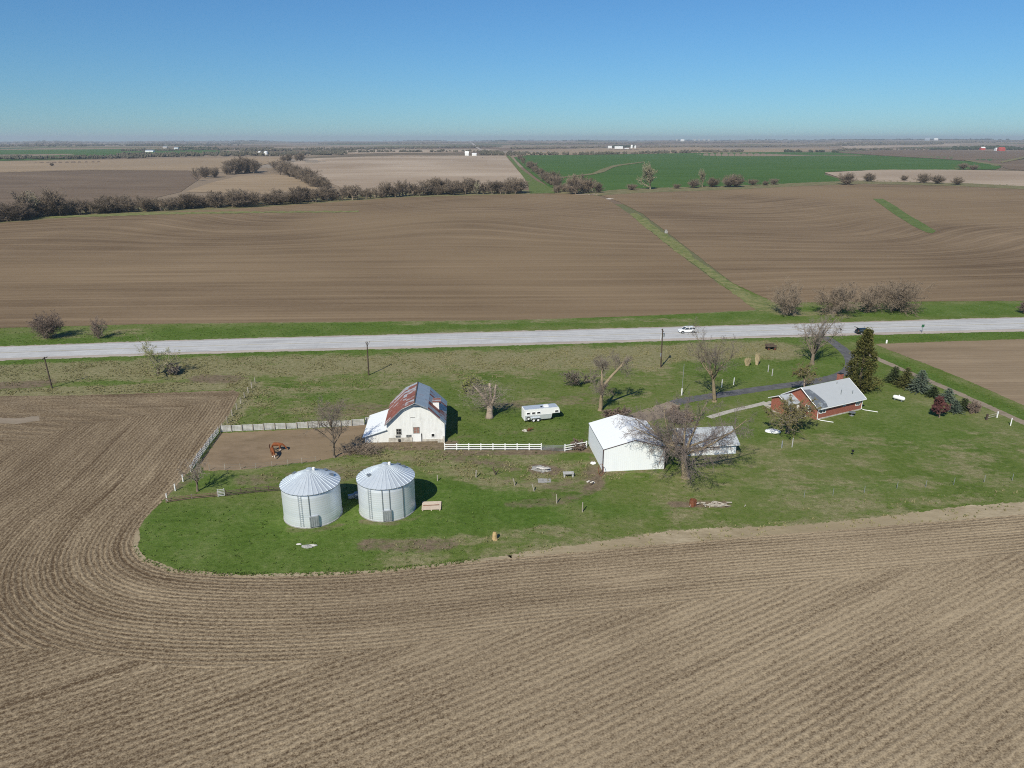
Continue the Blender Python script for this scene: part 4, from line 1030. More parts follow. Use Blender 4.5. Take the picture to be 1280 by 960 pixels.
woods('distant_evergreens', [(225, 186.5, 268, 187, 60, 11, .6), (768, 185, 790, 184, 40, 14, .8), (1195, 187.6, 1260, 186.6, 150, 15, 1.8), (1160, 187.5, 1200, 187.3, 60, 10, .8), (1040, 191, 1052, 191, 6, 10, .2), (1255, 187.5, 1340, 188.5, 90, 13, 1.5), (979, 190.4, 1000, 190.2, 14, 11, .4), (1012, 190.4, 1030, 190.2, 14, 9, .4)], 'woods_dark', 'dark evergreen shelterbelts round the far farmsteads', 8)

# ------------------------------------------------------------------ buildings
def gable_block(t, w, d, eave, ridge, wallmat, roofmat, over=.3, th=.12, axis='y', gmat=None, names=('wall', 'roof')):
    """walls as a closed shell with gables and two thick roof slopes; origin at front left corner; ridge runs along axis"""
    m = MB()
    if axis == 'y':
        prof = [(0, 0), (w, 0), (w, eave), (w/2, ridge), (0, eave)]
        m.extr(prof, 0, d, lambda a, b, c: (a, c, b))
    else:
        prof = [(0, 0), (d, 0), (d, eave), (d/2, ridge), (0, eave)]
        m.extr(prof, w, 0, lambda a, b, c: (c, a, b))
    wl = m.build(names[0], wallmat, t)
    half = (w if axis == 'y' else d)/2; k = (ridge-eave)/half; L = d if axis == 'y' else w
    rf = MB(); g = .02
    for s in (-1, 1):
        def pt(a, c, dz=0):   # a from ridge outward, c along
            z = ridge-k*a+g+dz; x = half+s*a
            return (x, c, z) if axis == 'y' else (c, x, z)
        pts = [pt(0, -over, th), pt(half+over, -over, th), pt(half+over, L+over, th), pt(0, L+over, th)]
        bot = [pt(0, -over), pt(half+over, -over), pt(half+over, L+over), pt(0, L+over)]
        rf.add(pts+bot, [(0, 1, 2, 3), (7, 6, 5, 4), (0, 4, 5, 1), (1, 5, 6, 2), (2, 6, 7, 3), (3, 7, 4, 0)])
    r = rf.build(names[1], roofmat, t)
    return wl, r

# --- white barn with gambrel roof
ang = R(4.0)
t = thing('barn', 'white gambrel barn with rusty tin roof and a lean-to on its left', 'barn', (-21.75, 113.95, 0), ang)
W, D, ZE, ZB, ZR = 10.0, 10.3, 3.62, 6.3, 7.35; XB = 2.75
prof = [(0, 0), (W, 0), (W, ZE), (W-XB, ZB), (W/2, ZR), (XB, ZB), (0, ZE)]
m = MB(); m.extr(prof, 0, D, lambda a, b, c: (a, c, b)); m.build('wall', 'barn_white', t)
def roofpiece(p0, p1, y0, y1, th, lift, name, mat, ex0=0.0, ex1=0.0):
    a = Vector((p0[0], 0, p0[1])); b = Vector((p1[0], 0, p1[1])); d = (b-a).normalized(); n = Vector((-d.z, 0, d.x))
    if n.z < 0: n = -n
    a = a-d*ex0+n*lift; b = b+d*ex1+n*lift
    m = MB(); q = [a, b, b+n*th, a+n*th]
    m.add([(p.x, y0, p.z) for p in q]+[(p.x, y1, p.z) for p in q], [(0, 1, 2, 3), (7, 6, 5, 4), (0, 4, 5, 1), (1, 5, 6, 2), (2, 6, 7, 3), (3, 7, 4, 0)])
    return m.build(name, mat, t)
roofpiece((XB, ZB), (W/2, ZR), -.55, D+.3, .07, .02, 'roof', 'tin_rust')['label'] = 'rusty upper left roof slope'
roofpiece((0, ZE), (XB, ZB), -.55, D+.3, .07, .015, 'roof', 'tin_rust2', .35, .02)['label'] = 'rust-red lower left roof slope'
roofpiece((W/2, ZR), (W-XB, ZB), -.55, D+.3, .07, .025, 'roof', 'tin_grey')['label'] = 'blue-grey upper right roof slope'
roofpiece((W-XB, ZB), (W, ZE), -.55, D+.3, .07, .02, 'roof', 'tin_right', 0.02, .35)['label'] = 'partly rusted lower right roof slope'
m = MB(); m.box((W/2, D/2-.12, ZR+.12), (.22, D+.9, .07)); m.build('ridge_cap', 'dark_wood', t)
m = MB()
for s in (-1, 1):   # dark barge boards
    for (a, b) in (((W/2, ZR), (W/2+s*(W/2-XB), ZB)), ((W/2+s*(W/2-XB), ZB), (W/2+s*(W/2+.3), ZE-.28))):
        a = Vector((a[0], -.58, a[1]-.04)); b = Vector((b[0], -.58, b[1]-.04)); m.tube([a, b], .07, 4)
m.build('barge_board', 'galv_dark', t)
m = MB(); m.add([(W/2-1.0, -.03, ZR-.45), (W/2+1.1, -.03, ZR-.50), (W/2+.95, -.03, ZR-.95), (W/2-.6, -.03, ZR-.75), (W/2-1.0, -.6, ZR-.38), (W/2+1.1, -.6, ZR-.42), (W/2+.95, -.03, ZR-.9), (W/2-.6, -.03, ZR-.7)], [(0, 1, 2, 3), (4, 5, 1, 0)]); m.build('hood_and_shadow', 'slate', t)  # hood flap plus its shadow, drawn as a grey patch on the wall
# shed dormer on the right slope
m = MB(); yb = 3.1
m.extr([(W-2.0, 5.3), (W-.95, 4.6), (W-.95, 6.0), (W-2.0, 6.15)], yb, yb+1.7, lambda a, b, c: (a, c, b)); m.build('dormer', 'white', t)
m = MB(); m.box((W-1.35, yb+.85, 6.2), (1.5, 2.0, .07)); m.build('dormer_roof', 'tin_rust', t)
def window(t, x, y, z, w, h, fmat='white', gmat='glass', face=-1, bars=True, axis='x', ft=.09, name='window'):
    f = MB(); g = MB()
    def B(mb, cx, cz, sx, sz, dep, off):
        if axis == 'x': mb.box((cx, y+face*off, cz), (sx, dep, sz))
        else: mb.box((y+face*off, cx, cz), (dep, sx, sz))
    B(f, x-w/2-ft/2, z, ft, h+2*ft, .07, .035); B(f, x+w/2+ft/2, z, ft, h+2*ft, .07, .035)
    B(f, x, z+h/2+ft/2, w, ft, .07, .035); B(f, x, z-h/2-ft/2, w, ft, .07, .035)
    if bars: B(f, x, z, .05, h, .05, .03); B(f, x, z, w, .05, .045, .03)
    o = f.build(name, fmat, t); B(g, x, z, w, h, .02, .012); g.build('pane', gmat, o); return o
m = MB(); m.box((W*.5-.45, -.03, 4.55), (.8, .04, .10)); m.build('louvre', 'stone_grey', t)
window(t, 2.05, 0, 1.95, .75, .95, 'stone_grey', 'hole'); window(t, 5.1, 0, 2.15, .95, 1.05, 'stone_grey', 'brown_panel')
window(t, 1.9, 0, .95, .75, .5, 'stone_grey', 'glass'); window(t, 3.75, 0, .95, .75, .55, 'stone_grey', 'glass'); window(t, 7.95, 0, 1.1, .5, .55, 'white', 'hole', -1, False)
d_ = MB(); d_.box((5.35, -.04, .75), (1.05, .06, 1.5)); dd = d_.build('door', 'white', t)
m = MB(); m.box((5.98, -.05, .75), (.10, .08, 1.5)); m.build('jamb', 'hole', dd)
m = MB(); m.box((2.3, -.06, .42), (4.1, .10, .8)); m.build('stone_footing', 'stone', t); m = MB(); m.box((8.0, -.06, .2), (3.9, .10, .38)); m.build('stone_footing', 'stone', t)
m = MB(); m.box((2.1, -.13, .32), (.42, .05, .5)); m.build('crawl_hole', 'hole', t)
m = MB(); m.box((9.85, -.55, .45), (.28, .9, .9)); m.box((9.2, -.6, .25), (.9, .3, .5)); m.build('stone_step', 'stone', t)
# lean-to
m = MB(); m.extr([(-3.9, 0), (-.003, 0), (-.003, 2.35), (-3.9, 1.1)], .02, D-.1, lambda a, b, c: (a, c, b)); m.build('lean_to', 'barn_white', t)
m = MB(); k = (2.35-1.1)/3.9
m.add([(-4.25, -.25, 1.1-.35*k+.03), (-.02, -.25, 2.38), (-.02, D+.1, 2.38), (-4.25, D+.1, 1.1-.35*k+.03), (-4.25, -.25, 1.1-.35*k+.10), (-.02, -.25, 2.45), (-.02, D+.1, 2.45), (-4.25, D+.1, 1.1-.35*k+.10)], [(0, 3, 2, 1), (4, 5, 6, 7), (0, 1, 5, 4), (1, 2, 6, 5), (2, 3, 7, 6), (3, 0, 4, 7)])
m.build('lean_to_roof', 'tin_white', t)
m = MB(); m.tube([(-4.25, -.29, 1.1-.35*k+.05), (0, -.29, 2.40)], .07, 4); m.build('lean_to_fascia', 'galv_dark', t)

# --- big white shed
t = thing('steel_shed', 'large white ribbed steel shed with brown trim at its front corner', 'shed', (14.45, 102.3, 0), R(6.2))
gable_block(t, 10.0, 11.0, 3.86, 5.22, 'shed_white', 'roof_white', .06, .05)
m = MB(); m.box((-.07, -.07, 1.92), (.12, .12, 3.84))
for s in (-1, 1): m.tube([(5.0, -.09, 5.24), (5.0+s*5.05, -.09, 3.84)], .06, 4)
m.build('trim', 'trim_dark', t)
m = MB(); m.box((10.06, -.07, 1.92), (.09, .10, 3.84)); m.build('corner_trim', 'trim_dark', t)
m = MB(); m.box((-.06, 5.6, 3.80), (.07, 11.0, .10)); m.build('gutter', 'galv_dark', t)
m = MB(); m.box((5.0, 5.5, 5.30), (.3, 11.1, .05)); m.build('ridge_cap', 'white', t)

# --- garage
t = thing('garage', 'low white garage with weathered grey shingle roof behind the thick bare tree', 'garage', (28.9, 108.2, 0), R(6.5))
gable_block(t, 8.8, 6.6, 2.0, 3.55, 'shed_white', 'shingle_old', .42, .12, 'x')
m = MB(); m.box((-.44, 3.3, 2.02), (.05, .1, .1))
for s in (-1, 1): m.tube([(-.45, 3.3, 3.6), (-.45, 3.3+s*3.75, 1.82)], .09, 4); 
m.build('fascia', 'white', t)
m = MB(); m.box((4.4, -.5, 1.80), (9.6, .09, .13)); m.build('gutter', 'white', t)
m = MB(); m.box((1.6, -.03, 1.0), (2.4, .05, 1.95)); m.build('door', 'white', t)
window(t, 4.6, 0, 1.2, .8, .6)

# --- brick house
t = thing('brick_house', 'small red brick house with light grey shingle roof and brick chimney', 'house', (57.42, 124.35, 0), R(26.5))
HW, HD = 12.2, 8.2
wl, rf = gable_block(t, HW, HD, 2.55, 5.15, 'brick', 'shingle', .45, .13, 'x')
m = MB(); m.add([(-.455, -.455, 2.54), (2.1, -.455, 2.54), (2.5, .5, 3.0), (2.1, 1.5, 3.4), (1.7, 2.5, 3.75), (1.1, 3.4, 4.18), (-.455, 3.6, 4.18)], [(0, 1, 2, 3, 4, 5, 6)])
m.v = [(x, y, 2.55+(y)*(2.6/4.1)+.175) for x, y, z in m.v]; m.build('worn_shingles', 'shingle_bad', rf)
m = MB()
for s in (-1, 1): m.tube([(-.47, 4.1, 5.23), (-.47, 4.1+s*4.55, 2.36)], .09, 4)
for s in (-1, 1): m.tube([(HW+.47, 4.1, 5.23), (HW+.47, 4.1+s*4.55, 2.36)], .09, 4)
m.build('fascia', 'white', t)
m = MB(); m.box((HW/2, -.50, 2.26), (HW+.9, .10, .12)); m.build('gutter', 'white', t)
m = MB(); m.box((HW-1.5, 4.6, 5.35), (.95, .75, 1.9)); ch = m.build('chimney', 'brick', t)
m = MB(); m.box((HW-1.5, 4.6, 6.33), (1.0, .8, .06)); m.build('chimney_cap', 'hole', ch)
for sx, ln in ((.02, 2.4), (HW-.1, 2.5)):
    m = MB(); m.tube([(sx, -.45, 2.3), (sx, -.10, 2.05), (sx, -.10, .25), (sx+.3, -.6, .12), (sx+1.7, -ln, .1)], .07, 5); m.build('downspout', 'white', t)
window(t, 1.35, 0, 1.75, 1.5, 1.0); window(t, 7.1, 0, 2.0, .55, .6); window(t, 11.0, 0, 1.7, 1.1, 1.05)
window(t, 2.2, 0, 1.6, 1.1, 1.1, axis='y'); window(t, 5.6, 0, 1.6, .9, 1.1, axis='y')
m = MB(); m.box((HW/2, -.04, .14), (HW-.1, .06, .26)); m.build('foundation', 'stone', t)
m = MB()
for vx, vy, hh in ((10.3, 1.0, .5), (7.4, 1.3, .8), (8.5, 3.4, .3)): m.tube([(vx, vy, 2.55+vy*.634), (vx, vy, 2.85+vy*.634+hh)], .07, 6)
m.build('roof_vent', 'galv_dark', t)
# back wing with porch
m = MB(); m.extr([(4.0, 0), (8.15, 0), (8.15, 2.4), (6.1, 3.35), (4.0, 2.4)], -.005, -3.4, lambda a, b, c: (c, a, b)); wg = m.build('wing', 'brick', t)
for s in (-1, 1):
    mm = MB(); y0 = 6.1; a = [(-3.8, y0, 3.42), (-.50, y0, 3.42), (-.50, y0+s*2.5, 2.27), (-3.8, y0+s*2.5, 2.27)]
    mm.add(a+[(x, y, z+.11) for x, y, z in a], [(0, 1, 2, 3), (4, 5, 6, 7), (0, 1, 5, 4), (1, 2, 6, 5), (2, 3, 7, 6), (3, 0, 4, 7)]); mm.build('wing_roof', 'shingle_old', wg)
m = MB()
for s in (-1, 1): m.tube([(-3.83, 6.1, 3.46), (-3.83, 6.1+s*2.55, 2.28)], .08, 4)
m.build('wing_fascia', 'white', wg)
window(t, -2.4, 4.0, 1.5, 1.0, 1.0); m = MB(); m.box((-.8, 3.96, 1.05), (.9, .06, 2.0)); m.build('door', 'white', t)
m = MB(); m.box((-1.8, 2.9, .09), (3.4, 2.1, .18)); m.build('porch_slab', 'concrete', t)

# --- grain bins
def grain_bin(loc, rz, label, doors):
    t = thing('grain_bin', label, 'grain bin', loc, rz, 'steel grain bins on the grass')
    r, ez, az = 3.97, 5.05, 6.95; m = MB(); n = 72
    prof = [(r*1.0, 0)]
    for i in range(7): z = .02+i*ez/6.0; prof += [(r, z)] if i == 0 else [(r+.009, z-.03), (r, z+.01)]
    prof[-1] = (r, ez); m.lathe(prof, n); m.build('wall', 'galv', t, True)
    m = MB(); N = 36; vs = []; fs = []
    for i in range(N):   # raised roof ribs: panels with standing seams
        for da, lift in ((-.018, .0), (-.014, .06), (.014, .06), (.018, .0)):
            a = 2*math.pi*i/N+da
            for q in (0, 1):
                rr_ = (r+.14, .42)[q]; zz = (ez-.04, az-.05)[q]; sc = 1 if q == 0 else 4.0
                aa = 2*math.pi*i/N+da*sc
                vs.append((rr_*math.cos(aa), rr_*math.sin(aa), zz+lift*(1 if q == 0 else .7)))
    tot = N*8
    for i in range(N):
        for j in range(4):
            a = i*8+j*2; b = (i*8+(j+1)*2) % tot if j < 3 else ((i+1) % N)*8
            fs.append((a, b, b+1, a+1))
    m.add(vs, fs); m.build('roof', 'galv_roof', t)
    m = MB(); m.lathe([(.46, az-.07), (.44, az+.10), (.05, az+.16)], 20, capt=True); m.build('roof_cap', 'galv_roof', t)
    m = MB(); m.lathe([(.19, az-.35), (.19, az+.22), (.02, az+.3)], 14, (.62, .1, 0), capt=True); m.build('vent_pipe', 'white', t)
    m = MB(); m.lathe([(r+.15, ez-.10), (r+.16, ez+.0)], n); m.build('eave_ring', 'galv_dark', t)
    m = MB(); m.lathe([(r+.10, -.05), (r+.10, .12), (r, .12)], n); m.build('base_ring', 'stone_grey', t)
    lad, dr, posts, hatches = doors
    m = MB(); a = R(lad)
    def cyl(aa, rr_, z): return Vector((rr_*math.cos(aa), rr_*math.sin(aa), z))
    da = .19/r
    for s in (-1, 1): m.tube([cyl(a+s*da, r+.13, .3), cyl(a+s*da, r+.13, ez-.05)], .025, 5)
    for i in range(14): m.tube([cyl(a-da, r+.13, .5+i*.32), cyl(a+da, r+.13, .5+i*.32)], .02, 4)
    m.build('ladder', 'galv_dark', t)
    a = R(dr); ca, sa = math.cos(a), math.sin(a); m = MB()
    m.box((ca*(r+.10), sa*(r+.10), 1.05), (.30, 1.12, 1.55), a); dd = m.build('door', 'steel', t)
    m = MB()
    for i in range(4): m.box((ca*(r+.26)-sa*(-.42+i*.28), sa*(r+.26)+ca*(-.42+i*.28), 1.05), (.03, .05, 1.35), a)
    m.build('door_bar', 'galv_dark', dd)
    m = MB(); m.box((ca*(r+.08)-sa*.62, sa*(r+.08)+ca*.62, 1.05), (.34, .10, 1.6), a); m.build('door_jamb', 'galv_dark', dd)
    for p in posts:
        m = MB(); a = R(p); m.box((math.cos(a)*(r+.05), math.sin(a)*(r+.05), ez/2), (.07, .12, ez-.1), a); m.build('stiffener', 'galv_dark', t)
    for (p, rr_) in hatches:
        a = R(p); z = ez+(r-rr_)/r*(az-ez)+.10
        m = MB(); m.box((math.cos(a)*rr_, math.sin(a)*rr_, z), (.62, .62, .22), a); m.build('roof_hatch', 'galv_dark', t)
    return t
grain_bin((-28.05, 88.85, 0), 0, 'grey steel grain bin on the left, its roof vent white', (264, 287, (281,), ((55, 2.7), (155, 2.6), (20, 2.9))))
grain_bin((-17.85, 90.55, 0), 0, 'grey steel grain bin on the right, next to the pale pallet', (246, 279, (272, 286, 314), ((215, 2.4), (62, 2.9), (40, 2.9))))
t = thing('bin_fan', 'grey aeration fan between the two grain bins', 'fan', G(447, 622), R(200))
m = MB(); m.lathe([(.42, -.4), (.48, -.2), (.48, .4), (.3, .55)], 16, capb=True, capt=True); m.v = [(z, x, y+.5) for x, y, z in m.v]; m.build('housing', 'galv_dark', t)
m = MB(); m.box((.9, 0, .4), (.9, .55, .5)); m.build('duct', 'steel', t); m = MB(); m.box((0, 0, .06), (.8, .7, .12)); m.build('base', 'galv_dark', t)

# ------------------------------------------------------------------ fences
def rail_fence(name, label, pts, h, nr, bay, mats, thick=.06, pw=.13, railh=.12, cat='fence', post_h=None, group=None):
    """fence along ground points; posts and rails are parts"""
    base = Vector(pts[0]); t = thing(name, label, cat, base, 0, group); rm = MB()
    for a, b in zip(pts[:-1], pts[1:]):
        a = Vector(a)-base; b = Vector(b)-base; L = (b-a).length; n = max(1, round(L/bay)); d = (b-a).normalized(); an = math.atan2(d.y, d.x)
        for i in range(n+1):
            if i == 0 and a.length > .01: continue
            p = a.lerp(b, i/n); m = MB(); hh = (post_h or h)*rng.uniform(.97, 1.05)
            m.box((p.x, p.y, hh/2-.05), (pw, pw, hh+.1), an); m.build('post', mats[0], t)
        c = (a+b)/2; nn = Vector((-d.y, d.x, 0))*(-pw/2-thick/2-.004)
        for k in range(nr):
            z = h*(k+.75)/(nr+.15); rm.box((c.x+nn.x, c.y+nn.y, z), (L+.12, thick, railh), an)
    rm.build('rail', mats[1], t); return t
rail_fence('board_fence', 'white three-rail board fence running from the barn toward the shed', [G(556, 562.5), G(676.5, 562.5)], 1.22, 3, 2.08, ('white', 'white'), .05, .15, .15)
rail_fence('board_fence', 'short white board fence between the grey gate and the shed', [G(706, 564), G(733, 559.5)], 1.25, 3, 2.05, ('white', 'white'), .05, .15, .15)
rail_fence('farm_gate', 'grey pipe gate in line with the white fence near the shed', [G(678.5, 563), G(704, 563.8)], 1.1, 5, 1.75, ('steel', 'steel'), .04, .06, .05, 'gate')
def panel_fence(name, label, pts, h, bay, postmat, panmat, gaps=.10, nb=5, tilt=0):
    base = Vector(pts[0]); t = thing(name, label, 'fence', base, 0)
    for a, b in zip(pts[:-1], pts[1:]):
        a = Vector(a)-base; b = Vector(b)-base; L = (b-a).length; n = max(1, round(L/bay)); d = (b-a).normalized(); an = math.atan2(d.y, d.x)
        for i in range(n):
            p = a.lerp(b, i/n); q = a.lerp(b, (i+1)/n); c = (p+q)/2; m = MB(); hh = h*rng.uniform(.92, 1.06)
            for k in range(nb): m.box((c.x, c.y, hh*(k+.6)/nb), (L/n-.12, .05, hh/nb-gaps), an+rng.gauss(0, .012))
            m.build('panel', panmat, t)
            m = MB(); nn = Vector((d.y, -d.x, 0))*.11; m.box((p.x+nn.x, p.y+nn.y, hh/2), (.13, .13, hh*1.12), an); m.build('post', postmat, t)
    return t
panel_fence('corral_fence', 'weathered white board fence along the back of the horse corral', [G(276, 540), G(330, 537.5), G(385, 535), G(440, 532.5), G(456, 531.5)], 1.22, 1.95, 'old_wood', 'old_white', .06)
panel_fence('corral_fence', 'grey board fence down the left side of the horse corral', [G(274, 541), G(262, 556), G(248, 576), G(240, 588)], 1.2, 2.0, 'old_wood', 'fence_white', .16, 4)
panel_fence('board_fence', 'short grey board piece joining the corral to the lean-to', [G(457, 530), G(464, 528.5)], 1.25, 1.2, 'old_white', 'old_white', .05)
rail_fence('rail_fence', 'brown wooden rail fence at the front corner left of the small white gate', [G(208, 628), G(240, 623.5), G(272, 620.5)], .75, 3, 2.6, ('old_wood', 'brown_rail'), .05, .14, .10)
rail_fence('rail_fence', 'brown wooden rail fence between the small gate and the left grain bin', [G(283, 620), G(320, 615.5), G(352, 613)], .95, 4, 2.1, ('dark_wood', 'dark_wood'), .05, .12, .08)
rail_fence('farm_gate', 'small whitish wooden gate in the fence left of the grain bins', [G(273, 621), G(281, 620)], 1.25, 5, 1.0, ('old_white', 'old_white'), .05, .10, .09, 'gate')
rail_fence('wire_fence', 'thin wire fence along the near edge of the horse corral', [G(262, 588), G(320, 586), G(360, 582), G(395, 578)], 1.05, 3, 2.3, ('old_wood', 'galv_dark'), .012, .07, .012)
rail_fence('wire_fence', 'weedy wire fence climbing from the corral corner to the rough pasture', [G(278, 538), G(296, 512), G(319, 479)], 1.3, 3, 3.2, ('old_wood', 'galv_dark'), .012, .15, .012)
rail_fence('wire_fence', 'low wire fence with pale posts from the corral corner to the front corner', [G(239, 590), G(229, 602), G(209, 626)], 1.2, 2, 3.4, ('fence_white', 'galv_dark'), .012, .15, .012)
def post(px, py, top, label, mat, r=.07, lean=(0, 0), cat='post', group=None, name='fence_post', cap=None):
    b, h = T(px, py, top); t = MB(); t.tube([(0, 0, -.15), (lean[0]*h*.5, lean[1]*h*.5, h*.5), (lean[0]*h, lean[1]*h, h)], [r*1.05, r, r*.92], 7)
    o = t.build(name, mat, None, loc=b); tag(o, label, cat, group); return o
GP = 'old posts between bins and shed'
for px, py, tp, ln, lab in ((547, 601, 594, 0, 'pale short post nearest the right grain bin shadow'), (595, 597, 588, .05, 'pale post in the bright green tuft right of the bins'), (644, 607, 598, -.25, 'leaning pale post below the concrete rubble'), (668, 614, 605, -.3, 'leaning pale post right of the grey concrete pad'), (696, 629, 618, -.05, 'upright pale post on the bare straw-coloured soil'), (728, 640, 628, .0, 'straight pale post nearest the crop field edge')):
    post(px, py, tp, lab, 'old_wood', .09, (ln, 0), 'post', GP)
t = MB(); t.tube([(0, 0, -.1), (-.25, 0, .6), (-.4, 0, 1.45)], .08, 6); t.tube([(-.1, 0, .3), (.5, .1, .9)], .06, 6); t.tube([(-.25, 0, .6), (-.7, .1, 1.2)], .05, 6)
o = t.build('forked_branch', 'dark_wood', None, loc=G(620, 594)); tag(o, 'dark forked branch standing up right of the bright green tuft', 'branch')
lab8 = ['thin steel post in the line near the crop field, leftmost', 'thin steel post second from the left in the line near the crop field', 'thin steel post beside the darker grass in the near line', 'thin steel post fourth from the left in the near line', 'thin steel post fourth from the right in the near line', 'thin steel post third from the right in the near line', 'thin steel post second from the right in the near line', 'thin steel post farthest right in the near line']
for (px, py), lab in zip(((1005, 622), (1041, 619.5), (1080, 616.5), (1121, 611), (1157, 609), (1192, 606), (1230, 603), (1265, 601)), lab8):
    post(px, py, py-9, lab, 'steel', .035, (0, 0), 'post', 'steel posts along the near fence line')
post(902, 484, 474, 'white post left of two at the driveway edge', 'white', .09, (0, 0), 'post', 'white posts by the driveway')
post(917, 481, 472, 'white post right of two at the driveway edge', 'white', .09, (0, 0), 'post', 'white posts by the driveway')
post(960, 465, 456, 'pale post left of two in the lawn above the driveway', 'old_white', .10, (0, 0), 'post', 'pale posts above the driveway')
post(965, 470, 461, 'pale post right of two in the lawn above the driveway', 'old_white', .10, (0, 0), 'post', 'pale posts above the driveway')
post(977, 560, 551, 'grey clothesline post, left of a pair on the lawn', 'steel', .10, (0, 0), 'post', 'clothesline posts')
post(990, 559, 547.5, 'pale clothesline post, right of a pair on the lawn', 'old_white', .08, (0, 0), 'post', 'clothesline posts')
post(1263, 532, 522.5, 'white post by the dirt track farthest right', 'white', .09, (0, 0), 'post', None)
post(1108, 429, 425, 'short white marker post at the highway side of the right field', 'white', .22, (0, 0), 'marker')
b, h = T(852, 494, 455); t = thing('yard_pole', 'slim grey pole with thick white foot left of the driveway', 'pole', b)
m = MB(); m.tube([(0, 0, -.1), (0, 0, 1.5)], .13, 8); m.build('foot', 'white', t); m = MB(); m.tube([(0, 0, 1.5), (0, 0, h)], .045, 6); m.build('pole', 'steel', t)
t = thing('gate_corner', 'dark post and rails joined to a white post at the right lawn edge', 'gate', G(1233, 525)); B2 = G(1246, 522)-G(1233, 525)
m = MB(); m.box((0, 0, .55), (.28, .28, 1.3)); m.build('post', 'dark_wood', t); m = MB(); m.box((B2.x, B2.y, .6), (.16, .16, 1.3)); m.build('post', 'white', t)
m = MB(); m.tube([(0, 0, .8), (B2.x, B2.y, .9)], .05, 5); m.tube([(0, 0, .4), (B2.x, B2.y, .45)], .05, 5); m.build('rail', 'old_wood', t)

# utility poles
def utility_pole(px, py, topx, top, label, kind):
    b, h = T(px, py, top); t = thing('utility_pole', label, 'utility pole', b, 0, 'utility poles along the highway'); lx = (topx-px)*.19
    m = MB(); m.tube([(0, 0, -.2), (lx*.5, 0, h*.5), (lx, 0, h)], [.17, .145, .11], 8); m.build('pole', 'dark_wood', t)
    m = MB(); m.box((lx*.96, 0, h*.955), (.12, 2.0 if kind != 1 else .9, .13)); m.build('crossarm', 'dark_wood', t)
    for s in (-.85, 0, .85):
        m = MB(); m.lathe([(.05, 0), (.07, .08), (.03, .18)], 8, (lx*.96, s*(1 if kind != 1 else .45), h*.955+.065), capt=True); m.build('insulator', 'stone_grey', t)
    if kind == 2:
        m = MB(); m.lathe([(.20, 0), (.22, .05), (.22, .75), (.1, .85)], 12, (lx*.8+.30, 0, h*.80), True, True); m.build('transformer', 'steel', t)
        m = MB(); m.box((-.22, 0, h*.33), (.18, .3, .8)); m.build('meter_box', 'steel', t)
    if kind == 1:
        m = MB(); m.tube([(lx*.9, 0, h*.86), (lx*.9+.7, .1, h*1.02)], .04, 5); m.tube([(lx*.9, 0, h*.88), (lx*.9-.35, -.1, h*1.0)], .04, 5); m.build('brace', 'dark_wood', t)
    return t
utility_pole(65, 485, 64, 446, 'leaning dark utility pole left of the yellow-green tree', 0)
utility_pole(461, 469, 461.5, 427, 'dark utility pole with forked top beyond the barn', 1)
utility_pole(826, 459, 825, 411, 'dark utility pole with transformer south of the white car', 2)
t = thing('road_sign', 'small roadside sign on a post at the right highway shoulder', 'sign', G(1152, 416)); h = 2.3
m = MB(); m.tube([(0, 0, -.1), (0, 0, h)], .05, 6); m.build('post', 'galv_dark', t); m = MB(); m.box((0, -.06, h-.35), (.75, .03, .75)); m.build('panel', 'sign_green', t)
t = thing('mailbox', 'dark mailbox on a post at the driveway mouth', 'mailbox', G(1050, 417))
m = MB(); m.tube([(0, 0, -.1), (0, 0, 1.1)], .07, 6); m.build('post', 'old_wood', t); m = MB(); m.extr([(-.16, 0), (.16, 0), (.16, .2), (.1, .32), (-.1, .32), (-.16, .2)], -.35, .35, lambda a, b, c: (a, c, 1.1+b)); m.build('box', 'hole', t)
t = thing('delineator', 'slim white marker on the highway shoulder beside the transformer pole', 'marker', G(826, 424.5))
m = MB(); m.tube([(0, 0, -.1), (0, 0, 1.2)], .06, 6); m.build('post', 'white', t)

